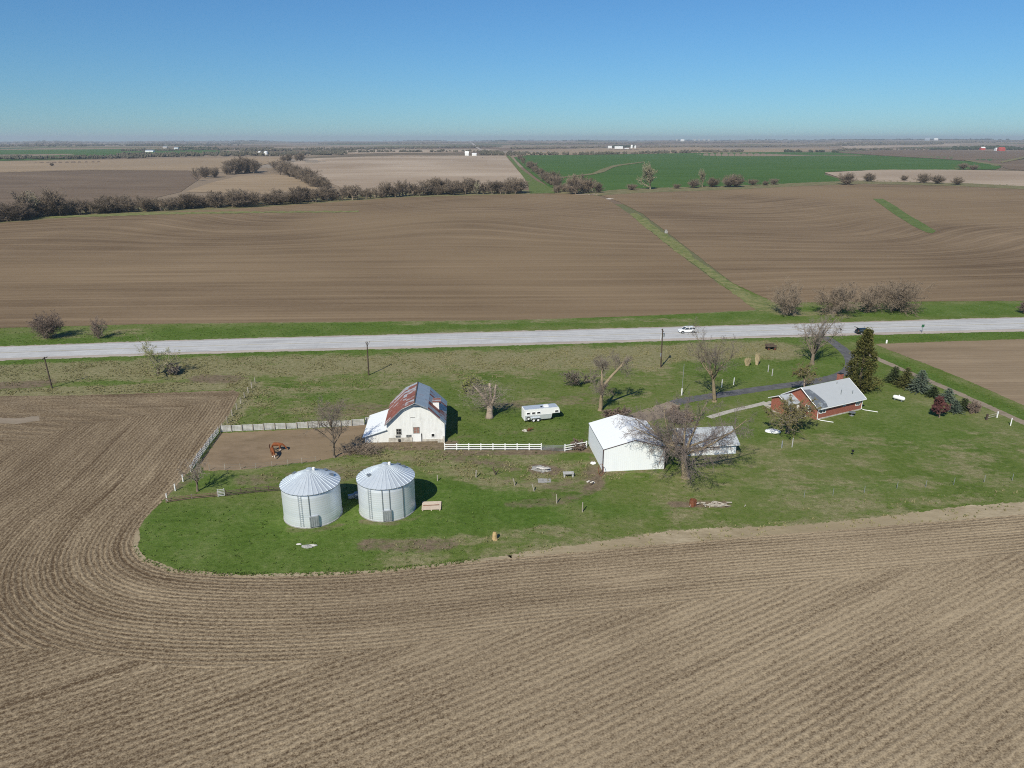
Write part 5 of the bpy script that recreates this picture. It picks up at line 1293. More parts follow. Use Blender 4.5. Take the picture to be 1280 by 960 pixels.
# ------------------------------------------------------------------ vehicles
def wheel(t, x, y, r, w, rimmat='steel', face=-1, z=None):
    m = MB(); prof = [(r*.62, -w/2), (r*.94, -w/2), (r, -w*.32), (r, w*.32), (r*.94, w/2), (r*.62, w/2)]
    m.lathe(prof+[prof[0]], 20); m.v = [(a, c, b) for a, b, c in m.v]
    e = bpy.data.objects.new('wheel', None); COL.objects.link(e); e.parent = t; e.location = (x, y, r if z is None else z)
    m.build('tyre', 'rubber', e, True)
    m = MB(); m.lathe([(.02, w*.28), (r*.30, w*.34), (r*.55, w*.30), (r*.64, w*.42), (r*.64, -w*.42), (.02, -w*.3)], 16); m.v = [(a, -c, b) for a, b, c in m.v] if face < 0 else [(a, c, b) for a, b, c in m.v]
    m.build('rim', rimmat, e, True); return e
def car(loc, rz, label, paint, suv=True, hatch_open=False):
    t = thing('car', label, 'car', loc, rz); L, W_, = 4.75, 1.86; hw = W_/2
    # body in sections along x (front at -x): list of (x, half width, z bottom, z belt)
    m = MB(); S = [(-2.37, .70, .38, .70), (-2.28, .84, .30, .84), (-1.9, .91, .26, .95), (-1.2, hw, .25, 1.03), (0, hw, .24, 1.06), (1.4, hw, .25, 1.08), (2.1, .91, .27, 1.08), (2.30, .86, .34, 1.02), (2.37, .74, .42, .90)]
    vs = []
    for x, w, zb, zt in S: vs += [(x, -w*.93, zb), (x, -w, zb+.16), (x, -w, (zb+zt)/2+.08), (x, -w*.95, zt-.05), (x, -w*.80, zt), (x, w*.80, zt), (x, w*.95, zt-.05), (x, w, (zb+zt)/2+.08), (x, w, zb+.16), (x, w*.93, zb)]
    k = 10; fs = []
    for i in range(len(S)-1):
        for j in range(k): fs.append((i*k+j, i*k+(j+1) % k, (i+1)*k+(j+1) % k, (i+1)*k+j))
    fs += [tuple(reversed(range(k))), tuple(range((len(S)-1)*k, len(S)*k))]
    m.add(vs, [tuple(reversed(f)) for f in fs]); m.build('body', paint, t, True)
    top = 1.72 if suv else 1.45; xr = 2.1 if suv else 1.75
    def cab(x0, x1, x2, x3, z0, z1, w0, w1, mat, name):
        m = MB(); m.add([(x0, -w0, z0), (x3, -w0, z0), (x3, w0, z0), (x0, w0, z0), (x1, -w1, z1), (x2, -w1, z1), (x2, w1, z1), (x1, w1, z1)], [(3, 2, 1, 0), (4, 5, 6, 7), (0, 1, 5, 4), (1, 2, 6, 5), (2, 3, 7, 6), (3, 0, 4, 7)]); return m.build(name, mat, t)
    cab(-1.25, -.42, 1.85, xr+.12, 1.03, top-.09, .86, .70, 'glass', 'windows')
    m = MB(); m.add([(-.62, -.74, top-.13), (1.95, -.74, top-.13), (1.95, .74, top-.13), (-.62, .74, top-.13), (-.4, -.66, top), (1.8, -.66, top-.02), (1.8, .66, top-.02), (-.4, .66, top)], [(3, 2, 1, 0), (4, 5, 6, 7), (0, 1, 5, 4), (1, 2, 6, 5), (2, 3, 7, 6), (3, 0, 4, 7)]); m.build('roof', paint, t)
    m = MB()
    for s in (-1, 1):
        for (x0, x1) in ((-1.28, -.46), (.35, .40), (1.25, 1.32), (xr+.10, 1.84)): m.tube([(x0, s*.875, 1.03), (x1, s*.715, top-.1)], .045, 4)
    m.build('pillar', paint, t)
    for x in (-1.48, 1.42):
        for s in (-1, 1): wheel(t, x, s*.86, .35, .22, 'steel', s)
    m = MB(); 
    for x in (-1.48, 1.42):
        for s in (-1, 1): m.lathe([(.36, -.0), (.45, -.0), (.45, .03), (.36, .03)], 18, (0, 0, 0)); n_ = 72; m.v[-n_:] = [(a+x, s*(.925+c), b+.37) for a, b, c in m.v[-n_:]]
    m.build('wheel_arch', 'rubber', t)
    for s in (-1, 1):
        m = MB(); m.box((-2.26, s*.62, .78), (.14, .34, .14)); m.build('headlight', 'alu', t)
        m = MB(); m.box((2.28, s*.68, .93), (.10, .26, .22)); m.build('tail_light', 'red_wall', t)
        m = MB(); m.box((-.95, s*.99, 1.08), (.14, .20, .12)); m.build('mirror', paint, t)
    if hatch_open:
        m = MB(); m.add([(1.85, -.7, top-.03), (1.85, .7, top-.03), (2.75, .68, top+.55), (2.75, -.68, top+.55), (1.85, -.7, top-.10), (1.85, .7, top-.10), (2.80, .68, top+.47), (2.80, -.68, top+.47)], [(0, 1, 2, 3), (7, 6, 5, 4), (0, 4, 5, 1), (1, 5, 6, 2), (2, 6, 7, 3), (3, 7, 4, 0)]); m.build('tailgate', paint, t)
    return t
RD = (G(1000, 413)-G(700, 421)); ra = math.atan2(RD.y, RD.x)
b = G(858.5, 415.8); car((b.x, b.y, .03), ra, 'white sport utility car driving on the highway', 'car_white')
b = G(1080, 417.0); car((b.x, b.y, .03), ra+math.pi+.05, 'dark green car with raised tailgate stopped on the highway shoulder', 'car_dark', False, True)

# horse trailer
t = thing('horse_trailer', 'silver gooseneck horse trailer parked on grass behind the white fence', 'trailer', G(655.5, 528.5), R(14))
def prism_x(m, prof, y0, y1): m.extr(prof, y0, y1, lambda a, b, c: (a, c, b))
Lb, Lg, TW = 5.1, 6.95, 2.1
m = MB(); prism_x(m, [(0, .42), (Lb, .42), (Lb+.15, .62), (Lb+.32, 1.42), (Lg-.05, 1.42), (Lg, 1.6), (Lg-.22, 2.42), (Lg-.5, 2.52), (.12, 2.52), (0, 2.42)], TW, 0); m.build('body', 'white', t)
m = MB(); prism_x(m, [(.08, .46), (Lb-.02, .46), (Lb+.1, .66), (Lb+.2, 1.36), (.08, 1.36)], -.004, -.03); m.build('side_panel', 'alu', t)
m = MB(); prism_x(m, [(.05, 2.525), (Lg-.45, 2.525), (Lg-.5, 2.57), (.1, 2.57)], TW-.05, .05); m.build('roof', 'alu', t)
for x in (.75, 1.75, 2.75, 6.25): window(t, x, 0, 1.78, .58, .34, 'white', 'hole', -1, False, 'x', .05)
for x in (1.75, 2.62): wheel(t, x, -.06, .38, .22, 'white', -1)
for x in (1.75, 2.62): wheel(t, x, TW+.06, .38, .22, 'white', 1)
wheel(t, .72, -.15, .36, .20, 'white', -1, .82)['label'] = 'spare wheel hung on the side'
m = MB(); prism_x(m, [(1.25, .75), (1.35, .92), (3.0, .92), (3.12, .75), (3.0, .80), (1.4, .80)], -.01, -.30); m.build('fender', 'alu', t)
m = MB(); m.box((4.45, 1.0, 2.68), (.8, .75, .22)); m.build('roof_unit', 'white', t); m = MB(); m.box((3.5, .8, 2.62), (.35, .35, .10)); m.build('roof_vent', 'hole', t)
m = MB(); m.tube([(6.4, 1.05, 1.42), (6.5, 1.05, .75)], .09, 8); m.tube([(5.5, .5, 1.2), (5.55, .5, .05)], .06, 6); m.tube([(5.5, 1.6, 1.2), (5.55, 1.6, .05)], .06, 6); m.build('hitch', 'hole', t)
m = MB(); m.box((Lg-.09, 1.05, 1.98), (.06, 1.3, .5)); m.build('front_window', 'hole', t)

# ------------------------------------------------------------------ horses
def skin_body(name, V, E, rad, mat, parent, sub=2):
    me = bpy.data.meshes.new(name); me.from_pydata(V, E, []); o = bpy.data.objects.new(name, me); COL.objects.link(o)
    sk = o.modifiers.new('s', 'SKIN'); sk.use_smooth_shade = True
    for i, d in enumerate(me.skin_vertices[0].data):
        r = rad[i]; d.radius = r if isinstance(r, tuple) else (r, r); d.use_root = (i == 0)
    ss = o.modifiers.new('d', 'SUBSURF'); ss.levels = sub; ss.render_levels = sub
    bpy.context.view_layer.update()
    ev = o.evaluated_get(bpy.context.evaluated_depsgraph_get()); m2 = bpy.data.meshes.new_from_object(ev)
    o.modifiers.clear(); o.data = m2; bpy.data.meshes.remove(me)
    m2.materials.clear(); m2.materials.append(M[mat]); o.parent = parent; return o
def horse(loc, rz, label, head_low, blaze):
    t = thing('horse', label, 'horse', loc, rz, None)
    V = [(0, 0, 1.22), (.45, 0, 1.20), (.72, 0, 1.22), (-.45, 0, 1.24), (-.75, 0, 1.22)]
    R_ = [(.31, .34), (.30, .33), (.25, .27), (.29, .31), (.24, .27)]
    E = [(0, 1), (1, 2), (0, 3), (3, 4)]
    hd = [(1.0, 0, 1.22), (1.28, 0, .98), (1.50, 0, .74), (1.62, 0, .52), (1.70, 0, .30)] if head_low else [(.98, 0, 1.42), (1.18, 0, 1.64), (1.33, 0, 1.70), (1.52, 0, 1.52), (1.66, 0, 1.36)]
    hr = [.19, .145, .12, .115, .075]; last = 2
    for p, r in zip(hd, hr): V.append(p); R_.append((r*.8, r)); E.append((last, len(V)-1)); last = len(V)-1
    for s in (-1, 1):
        for chain in ([(.62, s*.17, .92), (.62, s*.17, .62), (.60, s*.17, .32), (.60, s*.17, .12), (.64, s*.17, .03)], [(-.66, s*.18, .98), (-.60, s*.18, .72), (-.80, s*.18, .48), (-.76, s*.18, .14), (-.70, s*.18, .03)]):
            last = 2 if chain[0][0] > 0 else 4
            for p, r in zip(chain, (.14, .085, .058, .048, .06)): V.append(p); R_.append((r, r)); E.append((last, len(V)-1)); last = len(V)-1
    skin_body('body', V, E, R_, 'sorrel', t)
    h0, h1 = Vector(hd[2]), Vector(hd[4]); m = MB()
    for s in (-1, 1): m.tube([h0+Vector((-.05, s*.06, .08)), h0+Vector((-.05, s*.09, .24))], [.05, .01], 5)
    m.build('ears', 'sorrel', t)
    if blaze:
        d = (h1-h0).normalized(); n = Vector((d.z, 0, -d.x)); n = n if n.x > 0 else -n
        m = MB(); m.blob((0, 0, 0), (.05, .065, .29), 3, 10, 8, .05); q = d.to_track_quat('Z', 'Y')
        m.v = [tuple(q @ Vector(p)+h0.lerp(h1, .55)+n*.085) for p in m.v]; m.build('blaze', 'horse_white', t, True)
    m = MB(); a, b_ = Vector(hd[0]), Vector(hd[2])
    for i in range(9):
        p = a.lerp(b_, i/8)+Vector((-.10, 0, .12 if head_low else .06)); m.tube([p, p+Vector((-.03, .10, -.10)), p+Vector((0, .15, -.28))], [.05, .045, .015], 4)
    m.build('mane', 'mane', t)
    m = MB(); m.tube([(-.96, 0, 1.28), (-1.12, 0, 1.15), (-1.15, 0, .8), (-1.10, 0, .42)], [.05, .08, .09, .02], 7); m.build('tail', 'mane', t, True)
    m = MB()
    for s in (-1, 1): m.tube([(.60, s*.17, .10), (.60, s*.17, .30)], .063, 8); 
    m.build('stocking', 'horse_white', t, True)
horse(G(346, 563.5), R(4), 'sorrel horse standing side-on behind the white-faced one', True, False)
horse(G(341.5, 570), R(-62), 'sorrel horse with white face and white legs facing the camera', True, True)

# ------------------------------------------------------------------ yard clutter
t = thing('propane_tank', 'white propane tank lying on the lawn near the spruces', 'propane tank', G(1123, 501), R(-48)); t.scale = (.78, .78, .78)
m = MB(); prof = [(.02, -1.5), (.3, -1.42), (.48, -1.2), (.53, -.9), (.53, .9), (.48, 1.2), (.3, 1.42), (.02, 1.5)]; m.lathe(prof, 20); m.v = [(c, a, b+.85) for a, b, c in m.v]; m.build('tank', 'tank', t, True)
for x in (-.8, .8):
    m = MB(); m.box((x, 0, .18), (.18, .8, .36)); m.build('leg', 'galv_dark', t)
m = MB(); m.lathe([(.19, 0), (.19, .22), (.12, .3)], 12, (0, 0, 1.33), capt=True); m.build('valve_dome', 'tank', t)
t = thing('pallet', 'pale wooden pallet with two plank sections beside the right grain bin', 'pallet', G(539.5, 633.5), R(4))
for y in (-.5, .5):
    m = MB()
    for i in range(4): m.box((0, y*1.25-.44+i*.29, .22), (2.75, .265, .05))
    m.build('deck', 'lumber', t)
    m = MB()
    for x in (-1.2, 0, 1.2): m.box((x, y*1.25, .097), (.12, 1.1, .194))
    m.build('bearer', 'lumber', t)
m = MB(); m.tube([(-1.2, -.05, .29), (1.1, .02, .30)], .05, 5); m.build('loose_stick', 'rust', t)
t = thing('low_bench', 'low whitish bench with dark underside on the bare grass', 'bench', G(710.5, 595.5), R(3))
m = MB(); m.box((0, .25, .62), (1.7, .42, .06)); m.box((0, -.25, .60), (1.7, .36, .06)); m.build('top', 'old_white', t)
for x in (-.65, .65):
    m = MB(); m.box((x, 0, .29), (.22, .7, .57)); m.build('leg', 'old_white', t)
rr = random.Random(8)
def heap(name, label, cat, px, py, n, spread, size, mat, flat=.5, seed=0):
    """a heap of broken pieces that reads as one pile"""
    r2 = random.Random(seed); m = MB()
    for i in range(n):
        a = r2.random()*6.28; d = math.sqrt(r2.random()); s = size*r2.uniform(.5, 1.3)
        m.blob((math.cos(a)*d*spread[0], math.sin(a)*d*spread[1], s*flat*.5+(1-d)*size*.5), (s, s*r2.uniform(.4, .9), s*flat), seed*50+i, 7, 5, .35)
    o = m.build(name, mat, None, loc=G(px, py)); tag(o, label, cat); return o
heap('rubble_pile', 'heap of broken grey concrete on bare ground left of the bench', 'rubble', 677, 587, 30, (1.5, .85), .26, 'stone_grey', .5, 1)
for px, py, s, lab in ((681, 588.5, .55, 'white broken slab at the right end of the rubble heap'), (675, 587.5, .42, 'small white slab in the middle of the rubble heap')):
    m = MB(); m.blob((0, 0, .42), (s*1.4, s*.6, .10), int(px), 8, 5, .3); tag(m.build('broken_slab', 'litter', None, loc=G(px, py)), lab, 'slab')
for px, py, s, lab in ((373.5, 681, .28, 'small white stone in the grass below the left grain bin'), (384, 684, .55, 'grey flat stone in the grass below the left grain bin'), (391, 682.5, .38, 'white flat stone in the grass, right of the grey one')):
    m = MB(); m.blob((0, 0, .1), (s*1.3, s*.7, s*.35), int(px), 9, 6, .3); tag(m.build('field_stone', 'litter' if 'white' in lab else 'stone_grey', None, loc=G(px, py)), lab, 'stone')
m = MB(); m.lathe([(.42, 0), (.36, .25), (.30, .75), (.2, 1.05), (.05, 1.12)], 10, capb=True); m.v = [(x*(1+.3*mnoise.noise(Vector((x*2, y*2, z*2)))), y*(1+.3*mnoise.noise(Vector((x*2, y*2, z*2+5)))), z) for x, y, z in m.v]
tag(m.build('tree_stump', 'straw', None, loc=G(618.5, 674)), 'small orange-tan stump alone in the grass above the crop field', 'stump')
t = thing('burn_barrel', 'rust-brown barrel standing beside scrap at the field edge', 'barrel', G(865, 632.5))
m = MB(); m.lathe([(.40, 0), (.40, .38), (.43, .42), (.40, .46), (.40, 1.05), (.36, 1.05), (.36, .2)], 16, capb=True); m.build('drum', 'rust', t); m = MB(); m.box((.35, .1, .55), (.3, .5, 1.0), .4); m.build('loose_sheet', 'rust', t)
m = MB()
for i in range(40):
    c = Vector((rr.gauss(0, 1.3), rr.gauss(0, .35), rr.uniform(.08, .3))); d = Vector((rr.gauss(0, 1), rr.gauss(0, .35), rr.gauss(0, .08))).normalized()*rr.uniform(.15, .6); m.tube([c-d, c+d], rr.uniform(.04, .11), 5)
tag(m.build('scrap_pile', 'old_wood', None, loc=G(888, 632)), 'pale scrap wood and junk heaped right of the rusty barrel', 'scrap')
t = MB(); b = G(751, 594); t.tube([Vector((.42*math.cos(a), .3*math.sin(a)*.4, .95+.95*math.sin(a))) for a in [i*6.2832/20 for i in range(21)]], .045, 5)
t.tube([(.0, 0, .05), (0, .05, 1.8)], .02, 4); t.tube([(-.38, 0, .9), (.38, 0, .95)], .02, 4); o = t.build('wire_hoop', 'rust', None, loc=b); tag(o, 'rusty wire hoop leaning at the front corner of the shed', 'hoop')
for i, (dx, a, lab) in enumerate(((-.3, .5, 'upper leaning dark log on bare soil left of the shed corner'), (.35, .75, 'lower leaning dark log on bare soil left of the shed corner'))):
    m = MB(); m.tube([(0, 0, .08), (.6*math.cos(a)*1.3, .6*math.sin(a)*1.6, .3)], [.10, .07], 6); tag(m.build('log', 'dark_wood', None, loc=G(736+i*2, 604+i*3)), lab, 'log')
heap('twig_litter', 'pale twig heap around the dark logs left of the shed', 'twigs', 738, 603, 14, (.7, .5), .16, 'litter', .5, 4)
heap('white_bag', 'crumpled white bag on the grass at the shed side', 'bag', 741, 580, 3, (.25, .2), .36, 'white', .8, 6)
heap('brick_heap', 'reddish brick heap between the garage and the garden walk', 'bricks', 856, 527, 26, (1.5, .8), .30, 'rust', .6, 9)
heap('stone_lump', 'small pale stone on the grass behind the trailer fence', 'stone', 656, 539, 4, (.5, .25), .28, 'stone', .6, 10)
m = MB()
for k in range(7): m.tube([(rr.gauss(0, .3), rr.gauss(0, .2), .05), (rr.gauss(.1, .3), rr.gauss(0, .2), .3), (rr.gauss(.3, .4), rr.gauss(0, .2), .5)], .05, 5)
tag(m.build('stick_bundle', 'rust', None, loc=G(660, 538.5)), 'little heap of reddish sticks in front of the horse trailer', 'sticks')
m = MB(); pr = [(.05, .46), (.95, .42), (1.30, .30), (1.42, .12), (1.40, .05), (1.30, .05), (1.2, .20), (.9, .32), (.05, .36)]
m.lathe(pr, 28); m.v = [(x*1.0, y*.62, z) for x, y, z in m.v]; o = m.build('upturned_tub', 'tank', None, True, loc=G(966, 540)); o.rotation_euler = (0, 0, -.12); tag(o, 'white oval tub turned over under the olive tree on the lawn', 'tub')
t = thing('round_table', 'round grey lawn table by the front wall of the brick house', 'table', G(1064.5, 519.5))
m = MB(); m.lathe([(.02, .68), (.62, .68), (.65, .71), (.62, .74), (.02, .74)], 20); m.build('table_top', 'galv_dark', t); m = MB(); m.tube([(0, 0, .0), (0, 0, .68)], .08, 8); m.lathe([(.38, 0), (.38, .05), (.08, .1)], 14, capb=True); m.build('pedestal', 'steel', t)
t = thing('bird_feeder', 'tiny black feeder on a thin stake in the open lawn', 'bird feeder', G(1065, 570))
m = MB(); m.tube([(0, 0, -.1), (0, 0, .8)], .03, 5); m.build('stake', 'hole', t); m = MB(); m.box((0, 0, .9), (.3, .3, .26)); m.build('box', 'hole', t); m = MB(); m.add([(-.22, -.22, 1.03), (.22, -.22, 1.03), (.22, .22, 1.03), (-.22, .22, 1.03), (0, 0, 1.2)], [(3, 2, 1, 0), (0, 1, 4), (1, 2, 4), (2, 3, 4), (3, 0, 4)]); m.build('roof', 'hole', t)
t = thing('flat_wagon', 'low dark farm wagon parked on rough grass south of the highway', 'wagon', G(963, 437), R(6))
m = MB(); m.box((0, 0, .95), (2.5, 1.5, .16)); m.box((0, .7, 1.2), (2.4, .06, .4)); m.box((0, -.7, 1.2), (2.4, .06, .4)); m.build('bed', 'dark_wood', t)
for x in (-.8, .8):
    for s in (-1, 1): wheel(t, x, s*.62, .36, .18, 'rust', s)
m = MB(); m.box((0, 0, .6), (2.0, .12, .12)); m.box((-.8, 0, .42), (.1, 1.1, .1)); m.box((.8, 0, .42), (.1, 1.1, .1)); m.tube([(1.2, 0, .6), (2.3, 0, .3)], .05, 5); m.build('undercarriage', 'hole', t)
def dry_clump(px, py, top, label, w, seed):
    b, h = T(px, py, top); r2 = random.Random(seed); m = MB()
    for _ in range(260):
        a = r2.random()*6.28; d = r2.random()**.7*w; c = Vector((math.cos(a)*d*.5, math.sin(a)*d*.4, 0)); e = Vector((math.cos(a)*d*.9, math.sin(a)*d*.7, h*r2.uniform(.5, 1.05))); mid = c.lerp(e, .6)+Vector((0, 0, .15*h)); s = Vector((-math.sin(a), math.cos(a), 0))*.05
        m.add([c-s, c+s, mid+s*.8, e, mid-s*.8], [(0, 1, 2, 3, 4)])
    tag(m.build('dry_grass_clump', 'pale_straw', None, loc=b), label, 'ornamental grass')
dry_clump(934, 457, 447, 'low tan ornamental grass clump above the driveway, left of a taller one', .9, 1)
dry_clump(946, 456, 441, 'tall tan ornamental grass clump above the driveway', .7, 2)
m = MB(); m.blob((0, 0, .14), (1.0, .4, .2), 4, 9, 6, .3); tag(m.build('field_stone', 'litter', None, loc=G(762, 249)), 'pale stone lying on the far ploughed field', 'stone').scale = (3.5, 3.5, 2)
m = MB()
for k in range(14): m.tube([(rr.gauss(0, 5), rr.gauss(0, 2), .2), (rr.gauss(0, 5), rr.gauss(0, 2), rr.uniform(.3, 1.5))], .25, 5)
tag(m.build('log_pile', 'bark_dead', None, loc=G(738, 244)), 'pale heap of pulled tree trunks at the corner of the wheat field', 'log pile')
m = MB(); m.box((0, 0, .7), (1.6, 1.2, 1.4)); m.lathe([(.5, 1.4), (.5, 2.0)], 10, (0, 0, 0), capt=True); tag(m.build('drain_box', 'stone_grey', None, loc=G(832.5, 291.5)), 'grey concrete drain box in the grass waterway', 'drain')

# ------------------------------------------------------------------ far farmsteads
def farm_house(px, py, top, wpx, label, cat, wallmat, roofmat, depth=1.2, pitch=.35, rz=0, name='farm_building'):
    b, h = T(px, py, top); k = b.y*cP-(b.z-CAMH)*sP; w = wpx*k/F
    t = thing(name, label, cat, b, rz); d = w*depth if w < 25 else 18
    wl, rf = gable_block(t, w, d, h*(1-pitch), h, wallmat, roofmat, .4, .3, 'x')
    for o in (wl, rf): o.location = (-w/2, 0, 0)
    return t
def far_bin(px, py, top, wpx, label, mat='tank', dome=False):
    b, h = T(px, py, top); k = b.y*cP-(b.z-CAMH)*sP; r = wpx*k/F/2
    t = thing('silo' if dome else 'grain_bin', label, 'silo' if dome else 'grain bin', b); m = MB(); m.lathe([(r, -1), (r, h*.78)], 16); m.build('wall', mat, t, True)
    m = MB(); m.lathe([(r*1.02, h*.78), (r*.8, h*.9), (r*.3, h)] if dome else [(r*1.03, h*.78), (r*.1, h)], 16, capt=True); m.build('roof', mat, t, True)
farm_house(186.5, 190.6, 187.4, 10, 'long white farm shed far left before dark trees', 'shed', 'white', 'slate')
farm_house(220, 187.2, 184.2, 5, 'small pale house among far trees left of the white bins', 'house', 'white', 'slate', .8)
farm_house(206, 185.6, 183.2, 5, 'grey roofed house among far trees, left of the small pale house', 'house', 'stone', 'slate', .8)
far_bin(324.8, 194.6, 188.8, 4.6, 'far white grain bin, left of the pair above the round tree clump')
far_bin(332.8, 194.8, 188.6, 5.2, 'far white grain bin, right of the pair above the round tree clump')
farm_house(583.5, 194.8, 189.2, 4.6, 'white far barn with peaked roof at the end of the pale field', 'barn', 'white', 'white', .9, .45)
farm_house(592.8, 194.9, 191.4, 5.6, 'low white far shed right of the peaked barn', 'shed', 'white', 'white')
farm_house(762.5, 185.6, 182.4, 4.4, 'small white farm building left of the broad white far shed', 'shed', 'white', 'white')
farm_house(773.5, 186.2, 183.0, 10, 'broad white far shed before dark evergreens', 'shed', 'white', 'white')
farm_house(783.5, 186.2, 185.0, 5, 'low white lean shed between the broad shed and the silos', 'shed', 'white', 'white')
far_bin(789.6, 185.6, 181, 2.9, 'taller white far silo, left of two', 'tank', True)
far_bin(794, 185.8, 181.8, 2.2, 'shorter white far silo, right of two', 'tank', True)
farm_house(1262-9.5, 188.8, 184.2, 7.5, 'far barn with red walls and red roof at a dark shelterbelt', 'barn', 'red_wall', 'red_wall', .7)
farm_house(1246.3, 188.6, 184.8, 3.2, 'white annex at the left of the far red barn', 'shed', 'white', 'white')
farm_house(1229, 187.6, 183.6, 5, 'far red farm house left of the red barn', 'house', 'red_wall', 'white', .8)
farm_house(1170, 175.4, 172.6, 4.6, 'bright white building near the skyline on the right', 'shed', 'white', 'white')
farm_house(1159, 175.8, 172.4, 6, 'blue-grey roofed building left of the bright white one near the skyline', 'shed', 'slate', 'slate')
farm_house(853, 176.6, 174.2, 4.6, 'white building near the skyline above the wheat field', 'shed', 'white', 'white')
for i, (x, w) in enumerate(((868, 3), (874, 2), (880, 3), (886, 2.5), (846, 2))): farm_house(x, 176, 174.2, w, 'tiny pale building of the far town on the skyline', 'building', 'stone', 'stone')['group'] = 'far town buildings'
for px, tp in ((1104-28, 160), (1104-24, 162)):
    b = G(px, 176); h = zat(b, tp); t = thing('radio_mast', 'thin far radio mast standing above the right skyline', 'mast', b, 0, 'far masts'); m = MB(); m.tube([(0, 0, 0), (0, 0, h)], [1.5, .8], 4); m.build('mast', 'steel', t)

# ------------------------------------------------------------------ grass stuff
def tufts(name, label, mat, n, pick, hr, seed):
    r2 = random.Random(seed); vs = []; fs = []; c = 0; tries = 0
    SPA = np.array(SPIT)
    while c < n and tries < n*60:
        tries += 1
        px, py = r2.uniform(-20, 1300), r2.uniform(405, 720)
        p = G(px, py); q = paint_at(p.x, p.y); w = pick(px, py, q)
        if r2.random() > w: continue
        c += 1; h0 = r2.uniform(*hr)
        for k in range(6):
            a = r2.random()*6.28; d = r2.uniform(.0, .18); bx, by = p.x+math.cos(a)*d, p.y+math.sin(a)*d; h = h0*r2.uniform(.6, 1.1); l = h*r2.uniform(.2, .8); s = .05+h*.06
            o = len(vs); vs += [(bx-math.sin(a)*s, by+math.cos(a)*s, 0), (bx+math.sin(a)*s, by-math.cos(a)*s, 0), (bx+math.cos(a)*l, by+math.sin(a)*l, h)]; fs.append((o, o+1, o+2))
    m = MB(); m.v = vs; m.f = fs; o = m.build(name, mat); tag(o, label, 'grass', None, 'stuff')
FARMPX = EDGE_PX[4:]+[(1560, 430), (1280, 417), (900, 424), (600, 436), (300, 447)]
MOWN = [(880, 480), (1090, 440), (1280, 520), (1280, 600), (900, 610)]
def onroad(px, py):
    yn = np.interp(px, [p[0] for p in RN], [p[1] for p in RN])-3; ys = np.interp(px, [p[0] for p in RS], [p[1] for p in RS])+4; return yn < py < ys
LEFTB = [(-300, 700), (-300, 494), (0, 494), (300, 489), (300, 492), (287, 518), (263, 548), (236, 590), (206, 624), (184, 645), (169, 668), (166, 684), (176, 700), (176, 720), (0, 720)]
def ingrass(px, py):
    if onroad(px, py): return False
    yb = np.interp(px, [p[0] for p in EDGE_PX[12:]], [p[1] for p in EDGE_PX[12:]])
    if py > yb+.5 and px > 166: return False
    P1 = [(px, py)]
    if pip(np.array([px]), np.array([py]), LEFTB)[0]: return False
    if pip(np.array([px]), np.array([py]), [(1094, 430), (1280, 424), (1500, 417), (1500, 590), (1280, 507), (1150, 452)])[0]: return False
    if pip(np.array([px]), np.array([py]), [(276, 541), (452, 531), (480, 540), (466, 556), (400, 576), (254, 588)])[0]: return False
    if py < np.interp(px, [0, 200, 640, 800, 950, 1280], [410, 404, 400, 395, 388, 377]): return False
    for (x0, y0, x1, y1) in ((460, 500, 560, 553), (735, 515, 835, 590), (836, 530, 922, 570), (980, 473, 1082, 526), (352, 585, 428, 661), (450, 582, 522, 653)):
        if x0 < px < x1 and y0 < py < y1: return False
    return True
def pk_dry(px, py, q):
    if q[0] < .45 or not ingrass(px, py): return 0
    return q[0]*(1-.7*q[2])*(.12 if py > 600 else 1)*min(1, max(0, .5+2.2*mnoise.noise(Vector((px*.035, py*.10, 4)))))
def pk_green(px, py, q):
    if not ingrass(px, py) or pip(np.array([px]), np.array([py]), MOWN)[0]: return 0
    yb = np.interp(px, [p[0] for p in EDGE_PX[12:]], [p[1] for p in EDGE_PX[12:]])
    if yb-py < 9 and px > 600: return 0
    if px > 166 and yb-py < 5: return 1.0
    if py > 560: return .06
    return (.35+.6*q[1])*(1-q[2])*(1-.5*q[0])
tufts('dry_grass', 'dry tan grass tufts of the rough ground and field edges', 'tuft_dry', 8000, pk_dry, (.12, .34), 1)
tufts('green_grass', 'green spring grass tufts of the rough pasture and bin yard', 'tuft_green', 9000, pk_green, (.10, .24), 2)

# ------------------------------------------------------------------ air, sky, sun, camera
HZ = 26500.0; zb, zt = -25.0, 150.0
m = MB(); m.box((0, 0, (zb+zt)/2), (2*HZ, 2*HZ, zt-zb)); hz = m.build('haze', 'base'); hz['kind'] = 'stuff'; hz['label'] = 'thin pale air over the whole plain'; hz['category'] = 'haze'
vm = bpy.data.materials.new('air haze'); vm.use_nodes = True; vt = vm.node_tree; vt.nodes.clear()
vo = vt.nodes.new('ShaderNodeOutputMaterial'); vp = vt.nodes.new('ShaderNodeVolumePrincipled'); vt.links.new(vp.outputs[0], vo.inputs['Volume'])
vp.inputs['Color'].default_value = (.80, .89, .98, 1); vp.inputs['Density'].default_value = 7.0e-5; vp.inputs['Anisotropy'].default_value = .1
hz.data.materials.clear(); hz.data.materials.append(vm); vm.volume_intersection_method = 'FAST' if hasattr(vm, 'volume_intersection_method') else None
SUN_EL, SUN_AZ = R(41.0), R(205.0)
w = bpy.data.worlds.new('World'); scene.world = w; w.use_nodes = True; wt = w.node_tree
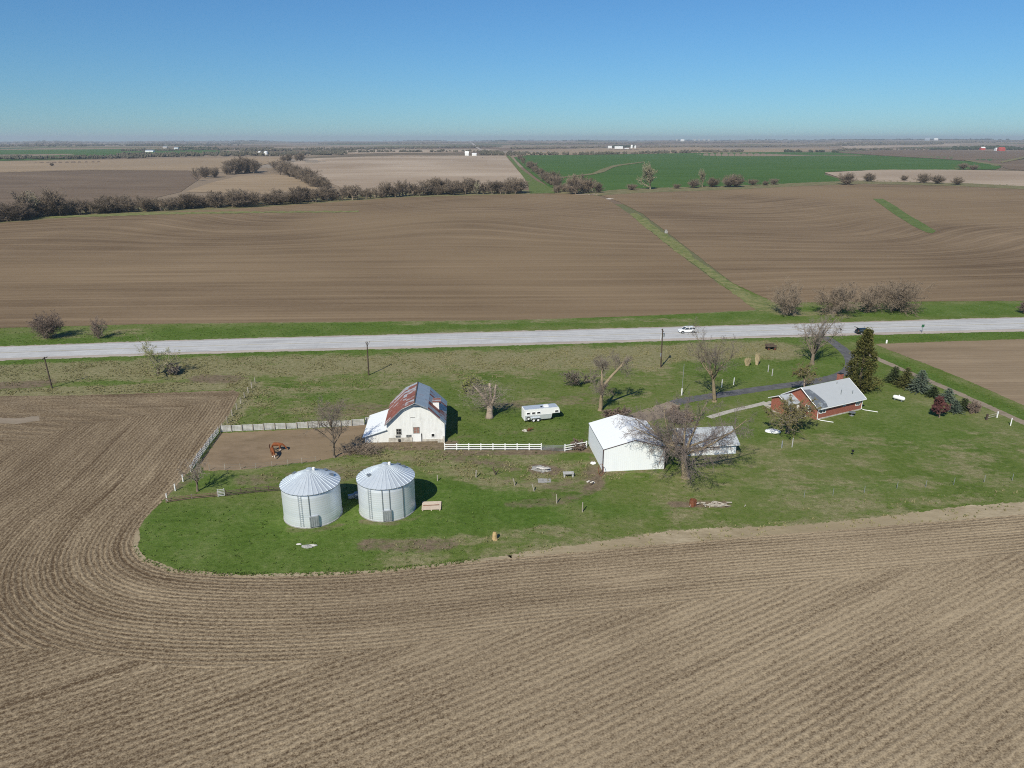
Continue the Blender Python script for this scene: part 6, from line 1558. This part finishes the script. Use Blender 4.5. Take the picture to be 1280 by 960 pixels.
sky = wt.nodes.new('ShaderNodeTexSky'); sky.sky_type = 'NISHITA'; sky.sun_disc = False; sky.sun_elevation = SUN_EL; sky.sun_rotation = SUN_AZ
sky.altitude = 500; sky.air_density = 1.2; sky.dust_density = 0.0; sky.ozone_density = 8.0
tc = wt.nodes.new('ShaderNodeTexCoord'); mp = wt.nodes.new('ShaderNodeMapping'); wt.links.new(tc.outputs['Generated'], mp.inputs[0]); wt.links.new(mp.outputs[0], sky.inputs[0])
mp.inputs['Location'].default_value = (0, 0, .012)
tint = wt.nodes.new('ShaderNodeMix'); tint.data_type = 'RGBA'; tint.blend_type = 'MULTIPLY'; tint.inputs[0].default_value = 1.0; wt.links.new(sky.outputs[0], tint.inputs[6]); tint.inputs[7].default_value = (.56, .85, 1.03, 1)
bg = wt.nodes['Background']; wt.links.new(tint.outputs[2], bg.inputs[0]); bg.inputs[1].default_value = .085
sd = bpy.data.lights.new('sun', 'SUN'); sd.energy = 4.75; sd.angle = R(.53); sd.color = (1, .945, .80)
so = bpy.data.objects.new('sun', sd); COL.objects.link(so)
dirv = Vector((math.sin(SUN_AZ)*math.cos(SUN_EL), math.cos(SUN_AZ)*math.cos(SUN_EL), math.sin(SUN_EL)))
so.rotation_euler = dirv.to_track_quat('Z', 'Y').to_euler(); so.location = dirv*200
cd = bpy.data.cameras.new('camera'); cd.sensor_width = 36.0; cd.lens = 36.0*F/1280; cd.clip_end = 60000; cd.clip_start = .5
co = bpy.data.objects.new('camera', cd); COL.objects.link(co); co.location = (0, 0, CAMH); co.rotation_euler = (math.pi/2-PITCH, 0, 0); scene.camera = co
vs_ = scene.view_settings; vs_.view_transform = 'Standard'; vs_.look = 'None'; vs_.gamma = 1; vs_.exposure = 0.08; vs_.use_curve_mapping = False
scene.cycles.pixel_filter_type = 'BLACKMAN_HARRIS'; scene.cycles.filter_width = 1.05; scene.cycles.max_bounces = 4; scene.cycles.diffuse_bounces = 2; scene.cycles.volume_bounces = 0; scene.cycles.use_denoising = False
scene.cycles.sample_clamp_indirect = 4
